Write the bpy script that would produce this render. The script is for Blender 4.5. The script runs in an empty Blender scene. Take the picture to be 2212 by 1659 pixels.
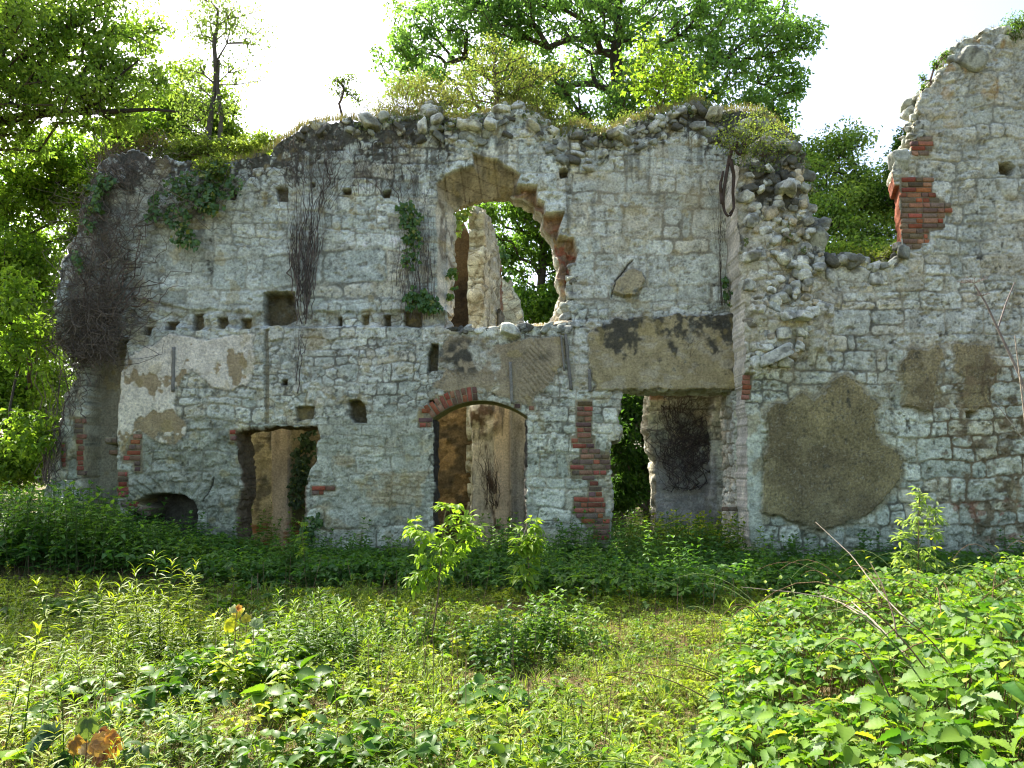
import bpy, math, numpy as np
from mathutils import Vector
R = math.radians
# ---------------------------------------------------------------- camera, world, sun, exposure
scene = bpy.context.scene
col_ = scene.collection
CAMZ, PITCH, F = 1.6, R(6.0), 1736.0          # F in the 2212 px wide working frame
cam = bpy.data.cameras.new('camera'); cam.sensor_width = 36; cam.lens = F/2212*36
cam.clip_end = 3000; cam.clip_start = 0.05
camo = bpy.data.objects.new('camera', cam); col_.objects.link(camo)
camo.location = (0, 0, CAMZ); camo.rotation_euler = (R(90)+PITCH, 0, 0)
scene.camera = camo
SUN_DIR = Vector((-0.42, 0.50, 0.84)).normalized()
SUN_EL = math.asin(SUN_DIR.z); SUN_AZ = math.atan2(SUN_DIR.x, SUN_DIR.y)
world = bpy.data.worlds.new("World"); scene.world = world; world.use_nodes = True
wn = world.node_tree; bg = wn.nodes['Background']
sky = wn.nodes.new('ShaderNodeTexSky'); sky.sky_type = 'NISHITA'; sky.sun_disc = False
sky.sun_elevation = SUN_EL; sky.sun_rotation = SUN_AZ
sky.air_density = .85; sky.dust_density = 4.0; sky.ozone_density = .8
wn.links.new(sky.outputs['Color'], bg.inputs['Color']); bg.inputs['Strength'].default_value = 0.15
sl = bpy.data.lights.new('sun', 'SUN'); sl.energy = 4.5; sl.angle = R(0.6); sl.color = (1.0, 0.95, 0.86)
so = bpy.data.objects.new('sun', sl); col_.objects.link(so); so.location = (-20, 30, 40)
so.rotation_euler = SUN_DIR.to_track_quat('Z', 'Y').to_euler()
vs = scene.view_settings; vs.view_transform = 'Standard'; vs.look = 'None'; vs.gamma = 1; vs.exposure = 1.65
cy = scene.cycles; cy.filter_width = 1.15
cy.max_bounces = 7; cy.diffuse_bounces = 4; cy.transmission_bounces = 4; cy.glossy_bounces = 2
cy.caustics_reflective = False; cy.caustics_refractive = False; cy.sample_clamp_indirect = 6
# ---------------------------------------------------------------- helpers
CP, SP = math.cos(PITCH), math.sin(PITCH)
def P(u, v, Y):
    a = (u-1106)/F; b = (829.5-v)/F
    t = Y/(CP-b*SP)
    return np.array((a*t, Y, CAMZ+(b*CP+SP)*t))
def proj(X, Y, Z):
    z = Z-CAMZ; dep = Y*CP+z*SP; up = z*CP-Y*SP
    return 1106+X/dep*F, 829.5-up/dep*F
def ground_at(u, v):
    a = (u-1106)/F; b = (829.5-v)/F
    dz = b*CP+SP; dy = CP-b*SP; t = -CAMZ/dz
    return a*t, dy*t
def sstep(a, b, x):
    t = np.clip((x-a)/(b-a), 0, 1); return t*t*(3-2*t)
def hsh(ix, iy, seed):
    with np.errstate(over='ignore'):
        h = (ix.astype(np.int64)*374761393+iy.astype(np.int64)*668265263+seed*974634777) & 0xffffffff
        h = ((h ^ (h >> 13))*1274126177) & 0xffffffff
        h = ((h ^ (h >> 15))*2246822519) & 0xffffffff
        h = h ^ (h >> 14)
    return (h & 0xffffff)/float(0xffffff)
def vnoise(x, y, seed=0):
    x = np.asarray(x, float); y = np.asarray(y, float)
    xi = np.floor(x); yi = np.floor(y); fx = x-xi; fy = y-yi
    xi = xi.astype(np.int64); yi = yi.astype(np.int64)
    fx = fx*fx*(3-2*fx); fy = fy*fy*(3-2*fy)
    a = hsh(xi, yi, seed); b = hsh(xi+1, yi, seed); c = hsh(xi, yi+1, seed); d = hsh(xi+1, yi+1, seed)
    return (a*(1-fx)+b*fx)*(1-fy)+(c*(1-fx)+d*fx)*fy
def fbm(x, y, seed=0, octv=4, gain=.5):
    s = 0; a = 1; n = 0
    for o in range(octv):
        s = s+a*(vnoise(x*2**o+17.3*o, y*2**o-9.1*o, seed+o*7)*2-1); n += a; a *= gain
    return s/n*1.4
def voro(x, y, seed):
    xi = np.floor(x).astype(np.int64); yi = np.floor(y).astype(np.int64)
    f1 = np.full(x.shape, 9.); f2 = np.full(x.shape, 9.); idv = np.zeros(x.shape); idw = np.zeros(x.shape)
    for dx in (-1, 0, 1):
        for dy in (-1, 0, 1):
            cx = xi+dx; cyy = yi+dy
            px = cx+.12+.76*hsh(cx, cyy, seed); py = cyy+.12+.76*hsh(cx, cyy, seed+1)
            d = np.hypot(x-px, y-py); r = hsh(cx, cyy, seed+2); r2 = hsh(cx, cyy, seed+3)
            nf = d < f1
            f2 = np.where(nf, f1, np.minimum(f2, d)); idv = np.where(nf, r, idv); idw = np.where(nf, r2, idw); f1 = np.where(nf, d, f1)
    return f1, f2, idv, idw
def sdpoly(u, v, poly, far=60):
    "signed distance, positive inside; beyond the margin a constant"
    poly = np.asarray(poly, float); out = np.full(u.shape, -float(far))
    lo = poly.min(0)-far; hi = poly.max(0)+far
    m = (u > lo[0]) & (u < hi[0]) & (v > lo[1]) & (v < hi[1])
    if not m.any(): return out
    x = u[m]; y = v[m]; d = np.full(x.shape, 1e9); ins = np.zeros(x.shape, bool)
    n = len(poly)
    for i in range(n):
        ax, ay = poly[i]; bx, by = poly[(i+1) % n]
        ex, ey = bx-ax, by-ay; L = ex*ex+ey*ey+1e-9
        t = np.clip(((x-ax)*ex+(y-ay)*ey)/L, 0, 1)
        d = np.minimum(d, np.hypot(x-ax-t*ex, y-ay-t*ey))
        c = ((ay > y) != (by > y)) & (x < (bx-ax)*(y-ay)/(by-ay+1e-12)+ax)
        ins ^= c
    out[m] = np.where(ins, d, -d); return out
def mixc(c, col, m):
    return c*(1-m[..., None])+np.asarray(col)*m[..., None]
# mesh buffer
class Buf:
    def __init__(s): s.v = []; s.f = []; s.c = []; s.n = 0
    def add(s, v, f, c):
        v = np.asarray(v, np.float32).reshape(-1, 3); f = np.asarray(f, np.int64)
        c = np.asarray(c, np.float32)
        if c.ndim == 1: c = np.tile(c, (len(v), 1))
        s.v.append(v); s.f.append(f+s.n); s.c.append(c[:, :3]); s.n += len(v)
    def build(s, name, mat, parent=None, smooth=False):
        if not s.v: return None
        V = np.concatenate(s.v); C = np.concatenate(s.c)
        me = bpy.data.meshes.new(name)
        me.vertices.add(len(V)); me.vertices.foreach_set('co', V.ravel())
        flat = np.concatenate([f.ravel() for f in s.f]).astype(np.int32)
        tot = np.concatenate([np.full(len(f), f.shape[1], np.int32) for f in s.f])
        st = np.concatenate([[0], np.cumsum(tot)[:-1]]).astype(np.int32)
        me.loops.add(len(flat)); me.loops.foreach_set('vertex_index', flat)
        me.polygons.add(len(tot)); me.polygons.foreach_set('loop_start', st); me.polygons.foreach_set('loop_total', tot)
        if smooth: me.polygons.foreach_set('use_smooth', np.ones(len(tot), bool))
        a = me.color_attributes.new('Col', 'FLOAT_COLOR', 'POINT')
        a.data.foreach_set('color', np.concatenate([C, np.ones((len(C), 1), np.float32)], 1).astype(np.float32).ravel())
        me.update(calc_edges=True); me.materials.append(mat)
        o = bpy.data.objects.new(name, me); col_.objects.link(o)
        if parent: o.parent = parent
        return o
def tag(o, label=None, cat=None, group=None, kind=None):
    for k, val in (('label', label), ('category', cat), ('group', group), ('kind', kind)):
        if val: o[k] = val
    return o
def empty(name, loc, label, cat, group=None):
    o = bpy.data.objects.new(name, None); col_.objects.link(o); o.empty_display_size = .2
    o['kind'] = 'thing'
    return tag(o, label, cat, group)
# ---------------------------------------------------------------- materials
def new_mat(name):
    m = bpy.data.materials.new(name); m.use_nodes = True
    nt = m.node_tree; nt.nodes.clear(); return m, nt, nt.nodes.new, nt.links.new
def stone_mat(name, bump=.5, scale=1., spec=.2):
    m, nt, N, L = new_mat(name)
    out = N('ShaderNodeOutputMaterial'); b = N('ShaderNodeBsdfPrincipled'); L(b.outputs[0], out.inputs[0])
    b.inputs['Roughness'].default_value = .92; b.inputs['Specular IOR Level'].default_value = spec
    at = N('ShaderNodeAttribute'); at.attribute_name = 'Col'
    tc = N('ShaderNodeTexCoord')
    n1 = N('ShaderNodeTexNoise'); n1.inputs['Scale'].default_value = 26*scale; n1.inputs['Detail'].default_value = 8; n1.inputs['Roughness'].default_value = .7
    n2 = N('ShaderNodeTexNoise'); n2.inputs['Scale'].default_value = 120*scale; n2.inputs['Detail'].default_value = 3
    n3 = N('ShaderNodeTexNoise'); n3.inputs['Scale'].default_value = 5*scale; n3.inputs['Detail'].default_value = 6
    for n in (n1, n2, n3): L(tc.outputs['Object'], n.inputs['Vector'])
    r1 = N('ShaderNodeMapRange'); r1.inputs[1].default_value = .3; r1.inputs[2].default_value = .7; r1.inputs[3].default_value = .58; r1.inputs[4].default_value = 1.46
    L(n1.outputs[0], r1.inputs[0])
    r3 = N('ShaderNodeMapRange'); r3.inputs[1].default_value = .3; r3.inputs[2].default_value = .7; r3.inputs[3].default_value = .82; r3.inputs[4].default_value = 1.15
    L(n3.outputs[0], r3.inputs[0])
    mu = N('ShaderNodeMath'); mu.operation = 'MULTIPLY'; L(r1.outputs[0], mu.inputs[0]); L(r3.outputs[0], mu.inputs[1])
    mx = N('ShaderNodeVectorMath'); mx.operation = 'SCALE'; L(at.outputs['Color'], mx.inputs[0]); L(mu.outputs[0], mx.inputs['Scale'])
    L(mx.outputs[0], b.inputs['Base Color'])
    ad = N('ShaderNodeMath'); ad.operation = 'MULTIPLY_ADD'; L(n2.outputs[0], ad.inputs[0]); ad.inputs[1].default_value = .35; L(n1.outputs[0], ad.inputs[2])
    bp = N('ShaderNodeBump'); bp.inputs['Strength'].default_value = bump; bp.inputs['Distance'].default_value = .03
    L(ad.outputs[0], bp.inputs['Height']); L(bp.outputs[0], b.inputs['Normal'])
    return m
def leaf_mat(name, trans=.5, rough=.45, tint=(1.25, 1.35, .5), spec=.35):
    m, nt, N, L = new_mat(name)
    out = N('ShaderNodeOutputMaterial'); b = N('ShaderNodeBsdfPrincipled')
    b.inputs['Roughness'].default_value = rough; b.inputs['Specular IOR Level'].default_value = spec
    at = N('ShaderNodeAttribute'); at.attribute_name = 'Col'
    L(at.outputs['Color'], b.inputs['Base Color'])
    t = N('ShaderNodeBsdfTranslucent')
    vm = N('ShaderNodeVectorMath'); vm.operation = 'MULTIPLY'; vm.inputs[1].default_value = tint
    L(at.outputs['Color'], vm.inputs[0]); L(vm.outputs[0], t.inputs[0])
    mx = N('ShaderNodeMixShader'); mx.inputs[0].default_value = trans
    L(b.outputs[0], mx.inputs[1]); L(t.outputs[0], mx.inputs[2]); L(mx.outputs[0], out.inputs[0])
    return m
M_STONE = stone_mat('weathered_stone', .8)
M_BRICK = stone_mat('old_brick', .4, 2)
M_RENDER = stone_mat('roughcast', .8, 2.4)
M_WOOD = stone_mat('grey_timber', .4, 2)
M_BARK = stone_mat('bark', .7, 1.5, .1)
M_VINE = stone_mat('dead_vine', .3, 2, .1)
M_SOIL = stone_mat('soil', .8, .8, .1)
M_LEAF = leaf_mat('tree_leaf', .6, .5, (1.35, 1.42, .6), .25)
M_HERB = leaf_mat('herb_leaf', .5, .45, (1.4, 1.45, .45), .3)
M_IVY = leaf_mat('ivy_leaf', .3, .35)
M_STRAW = leaf_mat('dry_grass', .3, .7, (1.1, 1.0, .7), .1)
# ---------------------------------------------------------------- geometry generators
def unit(a): return a/np.maximum(np.linalg.norm(a, axis=-1, keepdims=True), 1e-9)
def segs(buf, P0, P1, r0, r1, sides, col):
    P0 = np.asarray(P0, float).reshape(-1, 3); P1 = np.asarray(P1, float).reshape(-1, 3); n = len(P0)
    r0 = np.broadcast_to(r0, (n,)); r1 = np.broadcast_to(r1, (n,))
    d = unit(P1-P0); ref = np.where(np.abs(d[:, 2:3]) > .9, np.array([[1., 0, 0]]), np.array([[0, 0, 1.]]))
    a = unit(np.cross(d, ref)); b = np.cross(d, a)
    th = np.arange(sides)/sides*2*np.pi
    ring = a[:, None]*np.cos(th)[None, :, None]+b[:, None]*np.sin(th)[None, :, None]
    V = np.concatenate([P0[:, None]+ring*r0[:, None, None], P1[:, None]+ring*r1[:, None, None]], 1)
    i = np.arange(sides); j = (i+1) % sides
    q = np.stack([i, j, j+sides, i+sides], 1)
    Fc = (np.arange(n)[:, None, None]*(2*sides)+q[None]).reshape(-1, 4)
    col = np.asarray(col, float)
    if col.ndim == 2: col = np.repeat(col, 2*sides, 0)
    buf.add(V.reshape(-1, 3), Fc, col)
def tube(buf, pts, rad, sides, col):
    pts = np.asarray(pts, float); n = len(pts); rad = np.broadcast_to(rad, (n,))
    d = np.gradient(pts, axis=0); d = unit(d)
    ref = np.array([0, 0, 1.]) if abs(d[:, 2]).mean() < .8 else np.array([1., 0, 0])
    a = unit(np.cross(d, ref)); b = np.cross(d, a); th = np.arange(sides)/sides*2*np.pi
    V = pts[:, None]+(a[:, None]*np.cos(th)[None, :, None]+b[:, None]*np.sin(th)[None, :, None])*rad[:, None, None]
    i = np.arange(sides); j = (i+1) % sides
    q = np.stack([i, j, j+sides, i+sides], 1)
    Fc = (np.arange(n-1)[:, None, None]*sides+q[None]).reshape(-1, 4)
    buf.add(V.reshape(-1, 3), Fc, col)
def frames(D, N):
    D = unit(D); S = unit(np.cross(D, N)); N = np.cross(S, D); return D, S, N
def leaves2(buf, Pp, D, N, L, W, col, fold=.25, droop=.15):
    "two-triangle folded leaves"
    D, S, N = frames(D, N); L = np.broadcast_to(L, (len(Pp),))[:, None]; W = np.broadcast_to(W, (len(Pp),))[:, None]
    a = Pp; t = Pp+D*L-N*L*droop; l = Pp+D*L*.45+S*W*.5+N*W*fold; r = Pp+D*L*.45-S*W*.5+N*W*fold
    V = np.stack([a, l, t, r], 1).reshape(-1, 3); n = len(Pp)
    Fc = (np.arange(n)[:, None, None]*4+np.array([[0, 1, 2], [0, 2, 3]])[None]).reshape(-1, 3)
    buf.add(V, Fc, np.repeat(col, 4, 0))
def leafN(buf, Pp, D, N, L, W, col, tmpl, fold=.2, droop=.25, curl=None, corr=0., vein=None):
    "shaped leaves; tmpl = [(t, w)...] along the midrib; corr corrugates, vein lightens the midrib"
    D, S, N = frames(D, N); n = len(Pp); L = np.broadcast_to(L, (n,))[:, None]; W = np.broadcast_to(W, (n,))[:, None]
    dr = np.broadcast_to(droop, (n,))[:, None]; rows = []; m = len(tmpl)
    cols = []
    for k, (t, w) in enumerate(tmpl):
        mid = Pp+D*L*(t-.25*dr*t*t)-N*L*dr*t*t
        up = N*(w*W*fold+(corr*W*(1 if k % 2 else -1) if 0 < k < m-1 else 0))
        rows += [mid, mid+S*W*.5*w+up, mid-S*W*.5*w+up]
        cm = col if vein is None else np.minimum(col*vein, .8)
        cols += [cm, col*(.94 if k % 2 else 1.06), col*(.94 if k % 2 else 1.06)]
    V = np.stack(rows, 1).reshape(-1, 3); C = np.stack(cols, 1).reshape(-1, 3)
    q = []
    for k in range(m-1):
        a = 3*k; b = 3*k+3
        q += [[a, a+1, b+1], [a, b+1, b], [a, b, b+2], [a, b+2, a+2]]
    q = [x for x in q if not (x == [0, 1, 4] and tmpl[0][1] == 0)]
    Fc = (np.arange(n)[:, None, None]*(3*m)+np.array(q)[None]).reshape(-1, 3)
    buf.add(V, Fc, C)
T_OVATE = [(0, 0), (.12, .55), (.35, 1), (.65, .72), (.88, .28), (1, 0)]
T_LANCE = [(0, 0), (.2, .8), (.5, 1), (.8, .55), (1, 0)]
T_SERR = [(0, .05), (.08, .62), (.16, .74), (.26, 1), (.33, .88), (.43, 1.02), (.5, .84), (.6, .86), (.67, .62), (.77, .58), (.83, .34), (.91, .26), (1, 0)]
def rnd_dir(rng, n): return unit(rng.normal(size=(n, 3)))
LIGHT = np.array((.68, .69, .575)); GREY = np.array((.43, .455, .37)); CREAM = np.array((.56, .49, .33))
MORT = np.array((.36, .31, .20)); DARK = np.array((.045, .044, .034))
# rock template
def ico(sub):
    import bmesh
    bm = bmesh.new(); bmesh.ops.create_icosphere(bm, subdivisions=sub, radius=1)
    V = np.array([v.co[:] for v in bm.verts]); Fc = np.array([[v.index for v in f.verts] for f in bm.faces]); bm.free(); return V, Fc
ICO = ico(4); ICOL = ico(3)
def rock(buf, rng, c, size, col, low=True, flat=.5):
    V, Fc = ICOL if low else ICO
    ax = np.array([(1, 0, 0), (-1, 0, 0), (0, 1, 0), (0, -1, 0), (0, 0, 1), (0, 0, -1)], float)+rng.normal(0, .22, (6, 3))
    Nn = np.concatenate([ax, rng.normal(size=(5, 3))]); Nn /= np.linalg.norm(Nn, axis=1)[:, None]
    lm_ = np.concatenate([rng.uniform(.55, .85, 6), rng.uniform(.68, .95, 5)])
    q = V@Nn.T; r = np.min(np.where(q > .05, lm_/np.maximum(q, .05), 9), 1); r = np.minimum(r, 1.05)
    o = c[0]*9.1+c[2]*5.3
    v = V*r[:, None]*(1+.09*fbm(V[:, 0]*2.7+o, V[:, 1]*2.7+V[:, 2]*1.9, 3, 4, .65)[:, None])
    v = v*np.asarray(size)/.78
    a = rng.normal(0, .35); ca, sa = math.cos(a), math.sin(a); x = v[:, 0]*ca-v[:, 2]*sa; z = v[:, 0]*sa+v[:, 2]*ca
    a2 = rng.normal(0, .5); y = v[:, 1]*math.cos(a2)-x*math.sin(a2)*.5
    w = np.stack([x, y, z], 1)+np.asarray(c)
    cc = np.asarray(col)[None]*(1+.22*fbm(w[:, 0]*9+o, w[:, 2]*9+w[:, 1]*5, 11)[:, None])
    lm = sstep(.1, .5, fbm(w[:, 0]*7, w[:, 2]*7+w[:, 1]*4, 23)+.12)[:, None]*.7; cc = cc*(1-lm)+DARK*2.2*lm
    buf.add(w, Fc, np.clip(cc, .01, .8))
# ---------------------------------------------------------------- masonry

OCHRE = np.array((.36, .285, .15)); BRN = np.array((.16, .105, .06))
def ashlar(X, Z, seed, hmin=.13, hmax=.34, wmin=.16, wmax=.62):
    rs = np.random.RandomState(seed)
    x = X+.05*fbm(X*1.7, Z*1.7, seed+1, 3)+.016*fbm(X*11, Z*11, seed+2, 4, .6)
    z = Z+.07*fbm(X*.6, Z*.6, seed+3, 2)+.04*fbm(X*2.2, Z*2.2, seed+4, 3)+.014*fbm(X*11, Z*11, seed+5, 4, .6)
    b = np.concatenate([[z.min()-1], z.min()-1+np.cumsum(rs.uniform(hmin, hmax, 80))])
    r = np.clip(np.searchsorted(b, z)-1, 0, len(b)-2)
    zl = b[r].copy(); zh = b[r+1].copy()
    le = np.zeros(x.shape); ri = np.zeros(x.shape); bi = np.zeros(x.shape, np.int64)
    for k in np.unique(r):
        m = r == k
        ww = rs.uniform(wmin, wmax, 90)*np.where(rs.rand(90) < .25, .5, 1)
        bb = x.min()-1+np.cumsum(ww); q = np.clip(np.searchsorted(bb, x[m]), 1, 89)
        le[m] = bb[q-1]; ri[m] = bb[q]; bi[m] = q
    # some blocks are two thin stones
    sp = (hsh(bi, r, seed+77) < .22) & (zh-zl > .2); mid = zl+(zh-zl)*(.35+.3*hsh(bi, r, seed+78)); up = z > mid
    zl = np.where(sp & up, mid, zl); zh = np.where(sp & ~up, mid, zh); bi = bi+np.where(sp & up, 500, 0)
    dz = np.minimum(z-zl, zh-z)
    dx = np.minimum(x-le, ri-x); k = .03+.05*hsh(bi, r, seed+79)
    d = np.minimum(dx, dz); cm = (dx < k) & (dz < k)
    d = np.where(cm, k-np.hypot(k-dx, k-dz), d)
    d = d-.007*(1+fbm(X*4, Z*4, seed+9, 3))
    return d, hsh(bi, r, seed), hsh(bi, r, seed+5), (x-(le+ri)/2), (z-(zl+zh)/2), hsh(bi, r, seed+8)
def masonry(X, Z, seed, rub, size=.2, depth=.018, big=1.):
    "rub in 0..1: coursed blocks to rubble; returns height, colour, joint mask"
    d, i1, i2, lx, lz, i3 = ashlar(X/big, Z/big, seed)
    xw = X+.06*fbm(X*3, Z*3, seed+31, 4, .6); zw = Z+.06*fbm(X*3, Z*3, seed+32, 4, .6)
    f1, f2, j1, j2 = voro(xw/(size*1.45), zw/size, seed+40)
    dr = (f2-f1)*size*.5-.004
    m = rub > .5
    d = np.where(m, dr, d); a = np.where(m, j1, i1); b = np.where(m, j2, i2)
    wear = sstep(-.75, .3, fbm(X*1.1, Z*1.1, seed+33, 4))     # how far the pointing is washed out
    prof = sstep(-.004, np.where(m, .045, .012+.012*a), d)
    off = (a-.5)*np.where(m, .07, .022); tl = np.where(m, 0, lx*(b-.5)*.10+lz*(i3-.5)*.16)
    h = prof*((depth*np.where(m, 1.8, 1)+off)*(.35+.65*wear)+tl)
    n1 = fbm(X*6, Z*6, seed+50, 4, .6); n2 = fbm(X*19, Z*19, seed+51, 4, .65)
    h = h+.014*n1*(.4+.6*prof)+.009*n2+.02*fbm(X*1.5, Z*1.5, seed+55, 2)
    chip = sstep(.15, .4, fbm(X*4.3, Z*6, seed+56, 4, .6)); h = h-.020*chip*prof*(.4+a)
    pit = sstep(.42, .7, fbm(X*10, Z*13, seed+52, 3)); h = h-.022*pit*prof
    c = mixc(mixc(np.tile(GREY, X.shape+(1,)), LIGHT, np.clip(a*1.3, 0, 1)), CREAM, sstep(.7, .98, b)*.7)
    c = c*(.84+.26*hsh((a*9999).astype(np.int64), (b*9999).astype(np.int64), 3))[..., None]
    c = c*(1+.20*fbm(X*4, Z*4, seed+60, 5, .6)+.10*n2)[..., None]
    j = 1-sstep(-.004, .010, d)
    c = mixc(c, MORT*1.05, j*(.55+.3*fbm(X*3, Z*3, seed+62, 3))); c = mixc(c, DARK*2.2, j*sstep(-.3, .3, fbm(X*2.5, Z*2.5, seed+61, 4))*.85)
    c = mixc(c, MORT*.9, (1-wear)*sstep(-.15, .35, fbm(X*3, Z*3, seed+63, 4))*.5)
    f9 = fbm(X*16, Z*16, seed+70, 4, .7); f8 = fbm(X*1.6, Z*1.6, seed+71, 4)
    c = mixc(c, GREY*.42, sstep(.12, .5, f9+.35*f8)*.55); c = mixc(c, DARK*2, sstep(.42, .7, f9+.3*f8)*.6)
    c = mixc(c, MORT*.5, pit*.6); c = mixc(c, LIGHT*1.12, sstep(.1, .5, n1+.3*n2)*prof*.35)
    return h, c, j
def rect(u0, v0, u1, v1): return [(u0, v0), (u1, v0), (u1, v1), (u0, v1)]
def grid_wall(name, Y, x0, x1, z0, z1, step, outline, holes, paint, thick, mat, parent, warp=5., uvf=None, reveal=None, xform=None, backshift=None, face=True):
    xs = np.arange(x0, x1+step, step); zs = np.arange(z0, z1+step, step)
    X, Z = np.meshgrid(xs, zs)
    if uvf: u, v = uvf(X, Z)
    else: u, v = proj(X, Y, Z)
    def wob(a, sd):
        uu = u+a*fbm(X*5, Z*5, 901+sd, 4, .6); vv = v+a*fbm(X*5, Z*5, 951+sd, 4, .6); return uu, vv
    uu, vv = wob(warp, 0); s = sdpoly(uu, vv, outline)
    for k, hh in enumerate(holes):
        poly, wp = hh[0], hh[1]
        uu, vv = wob(wp, k+1); s = np.minimum(s, -sdpoly(uu, vv, poly))
    h, C = paint(u, v, X, Z, s)
    cell = step*F/Y if not uvf else step*100
    keep = (s[:-1, :-1]+s[1:, :-1]+s[:-1, 1:]+s[1:, 1:])/4 > 0
    used = np.zeros(s.shape, bool)
    used[:-1, :-1] |= keep; used[1:, :-1] |= keep; used[:-1, 1:] |= keep; used[1:, 1:] |= keep
    kp = np.pad(keep, 1)
    allk = kp[:-1, :-1] & kp[1:, :-1] & kp[:-1, 1:] & kp[1:, 1:]
    bd = used & ~allk
    gz, gx = np.gradient(s); gl = np.hypot(gx, gz)+1e-9; gx = gx/gl; gz = gz/gl
    mv = np.where(bd, np.clip(-s/cell, -1, 1)*step, 0)
    Xs = X+gx*mv; Zs = Z+gz*mv
    idx = np.full(s.shape, -1, np.int64); idx[used] = np.arange(used.sum())
    V = np.stack([Xs[used], Y-h[used], Zs[used]], 1); Cc = C[used]
    q = np.stack([idx[:-1, :-1][keep], idx[:-1, 1:][keep], idx[1:, 1:][keep], idx[1:, :-1][keep]], 1)
    # boundary edges
    E = []
    n_, m_ = keep.shape
    for (di, dj, a, b) in ((-1, 0, (0, 0), (0, 1)), (1, 0, (1, 1), (1, 0)), (0, -1, (1, 0), (0, 0)), (0, 1, (0, 1), (1, 1))):
        nb = kp[1+di:1+di+n_, 1+dj:1+dj+m_]; e = keep & ~nb; ii, jj = np.nonzero(e)
        E.append(np.stack([idx[ii+a[0], jj+a[1]], idx[ii+b[0], jj+b[1]]], 1))
    E = np.concatenate(E)
    buf = Buf()
    K = max(3, int(thick/.045)); nV = len(V)
    ub = np.unique(E); mp = np.full(nV, -1, np.int64); mp[ub] = np.arange(len(ub))
    nb = len(ub); vb = V[ub]; cb = Cc[ub]
    gxb = gx[used][ub]; gzb = gz[used][ub]; ubuf = u[used][ub]; vbuf = v[used][ub]
    rings = []; rc = []
    for k in range(1, K+1):
        t = k/K; y = vb[:, 1]+(Y+thick-vb[:, 1])*t
        n = fbm(vb[:, 0]*4+y*3, vb[:, 2]*4+y*2.3, 77, 4)
        f1, f2, j1, j2 = voro((vb[:, 0]+vb[:, 2]*1.0)/.2+.3, y/.22+vb[:, 2]*.9, 5)
        st = sstep(0, .25, f2-f1)
        amp = (.045*n+.03*st) if not reveal else (.045*n+.03*st)*reveal(ubuf, vbuf)[1]
        if k == K: amp = amp*0
        x = vb[:, 0]-gxb*amp; z = vb[:, 2]-gzb*amp
        if backshift is not None:
            bs = backshift(ubuf, vbuf); x = x+bs[0]*t; z = z+bs[1]*t
        rings.append(np.stack([x, y, z], 1))
        col = mixc(np.tile(MORT*.85, (nb, 1)), LIGHT*.9, st*(.3+.7*j1)); col = col*(1+.25*n)[:, None]
        if reveal: rcol, _ = reveal(ubuf, vbuf); msk = (rcol.sum(1) > 0); col = np.where(msk[:, None], rcol*(1+.3*n)[:, None], col)
        rc.append(np.clip(col, .01, .8))
    allV = [V]+rings; fcs = [q]
    prev = lambda k, e: e if k == 0 else nV+(k-1)*nb+mp[e]
    for k in range(K):
        a0 = prev(k, E[:, 0]); b0 = prev(k, E[:, 1]); a1 = nV+k*nb+mp[E[:, 0]]; b1 = nV+k*nb+mp[E[:, 1]]
        fcs.append(np.stack([b0, a0, a1, b1], 1))
    Vall = np.concatenate(allV); Call = np.concatenate([Cc]+rc)
    if face:
        off = len(Vall); sh = np.zeros((nV, 2))
        Vb = np.stack([Xs[used], Y+thick-.012*np.maximum(h[used], -1)*0+0.02*fbm(Xs[used]*3, Zs[used]*3, 5), Zs[used]], 1)
        if backshift is not None:
            bs = backshift(u[used], v[used]); Vb[:, 0] += bs[0]; Vb[:, 2] += bs[1]
        Vb[ub, 0] = rings[-1][:, 0]; Vb[ub, 2] = rings[-1][:, 2]; Vb[ub, 1] = Y+thick
        Vall = np.concatenate([Vall, Vb]); Call = np.concatenate([Call, Cc]); fcs.append(q[:, ::-1]+off)
    if xform is not None: Vall = xform(Vall)
    buf.add(Vall, np.concatenate(fcs), np.clip(Call, .008, .8))
    return buf.build(name, mat, parent, smooth=True)
def brick_buf(buf, Y, polys, seed, lift=.016, dep=.06, dirty=.25):
    rng = np.random.default_rng(seed); pitch = .087
    for poly in polys:
        p3 = np.array([P(a, b, Y) for a, b in poly]); lo = p3[:, 2].min(); hi = p3[:, 2].max(); rows = max(1, int(round((hi-lo)/pitch)))
        for r in range(rows):
            z = lo+(r+.5)*(hi-lo)/rows; xi = []
            for (a, b) in zip(p3, np.roll(p3, -1, 0)):
                if (a[2] > z) != (b[2] > z): xi.append(a[0]+(b[0]-a[0])*(z-a[2])/(b[2]-a[2]))
            xi.sort()
            for x0, x1 in zip(xi[::2], xi[1::2]):
                x1 += rng.uniform(-.02, .04); x0 -= rng.uniform(-.015, .02); x = x0; k = r
                while x < x1-.04:
                    L = .235 if k % 2 else .115; k += 1 if rng.random() < .8 else 0
                    if x1-x-L < .05: L = min(x1-x, .26)
                    L = max(L, .05); brick(buf, rng, (x+L/2, Y+dep/2-lift-rng.uniform(-.004, .012), z), (L-.014, dep, pitch-.019), dirty); x += L
CUBE = None
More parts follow.
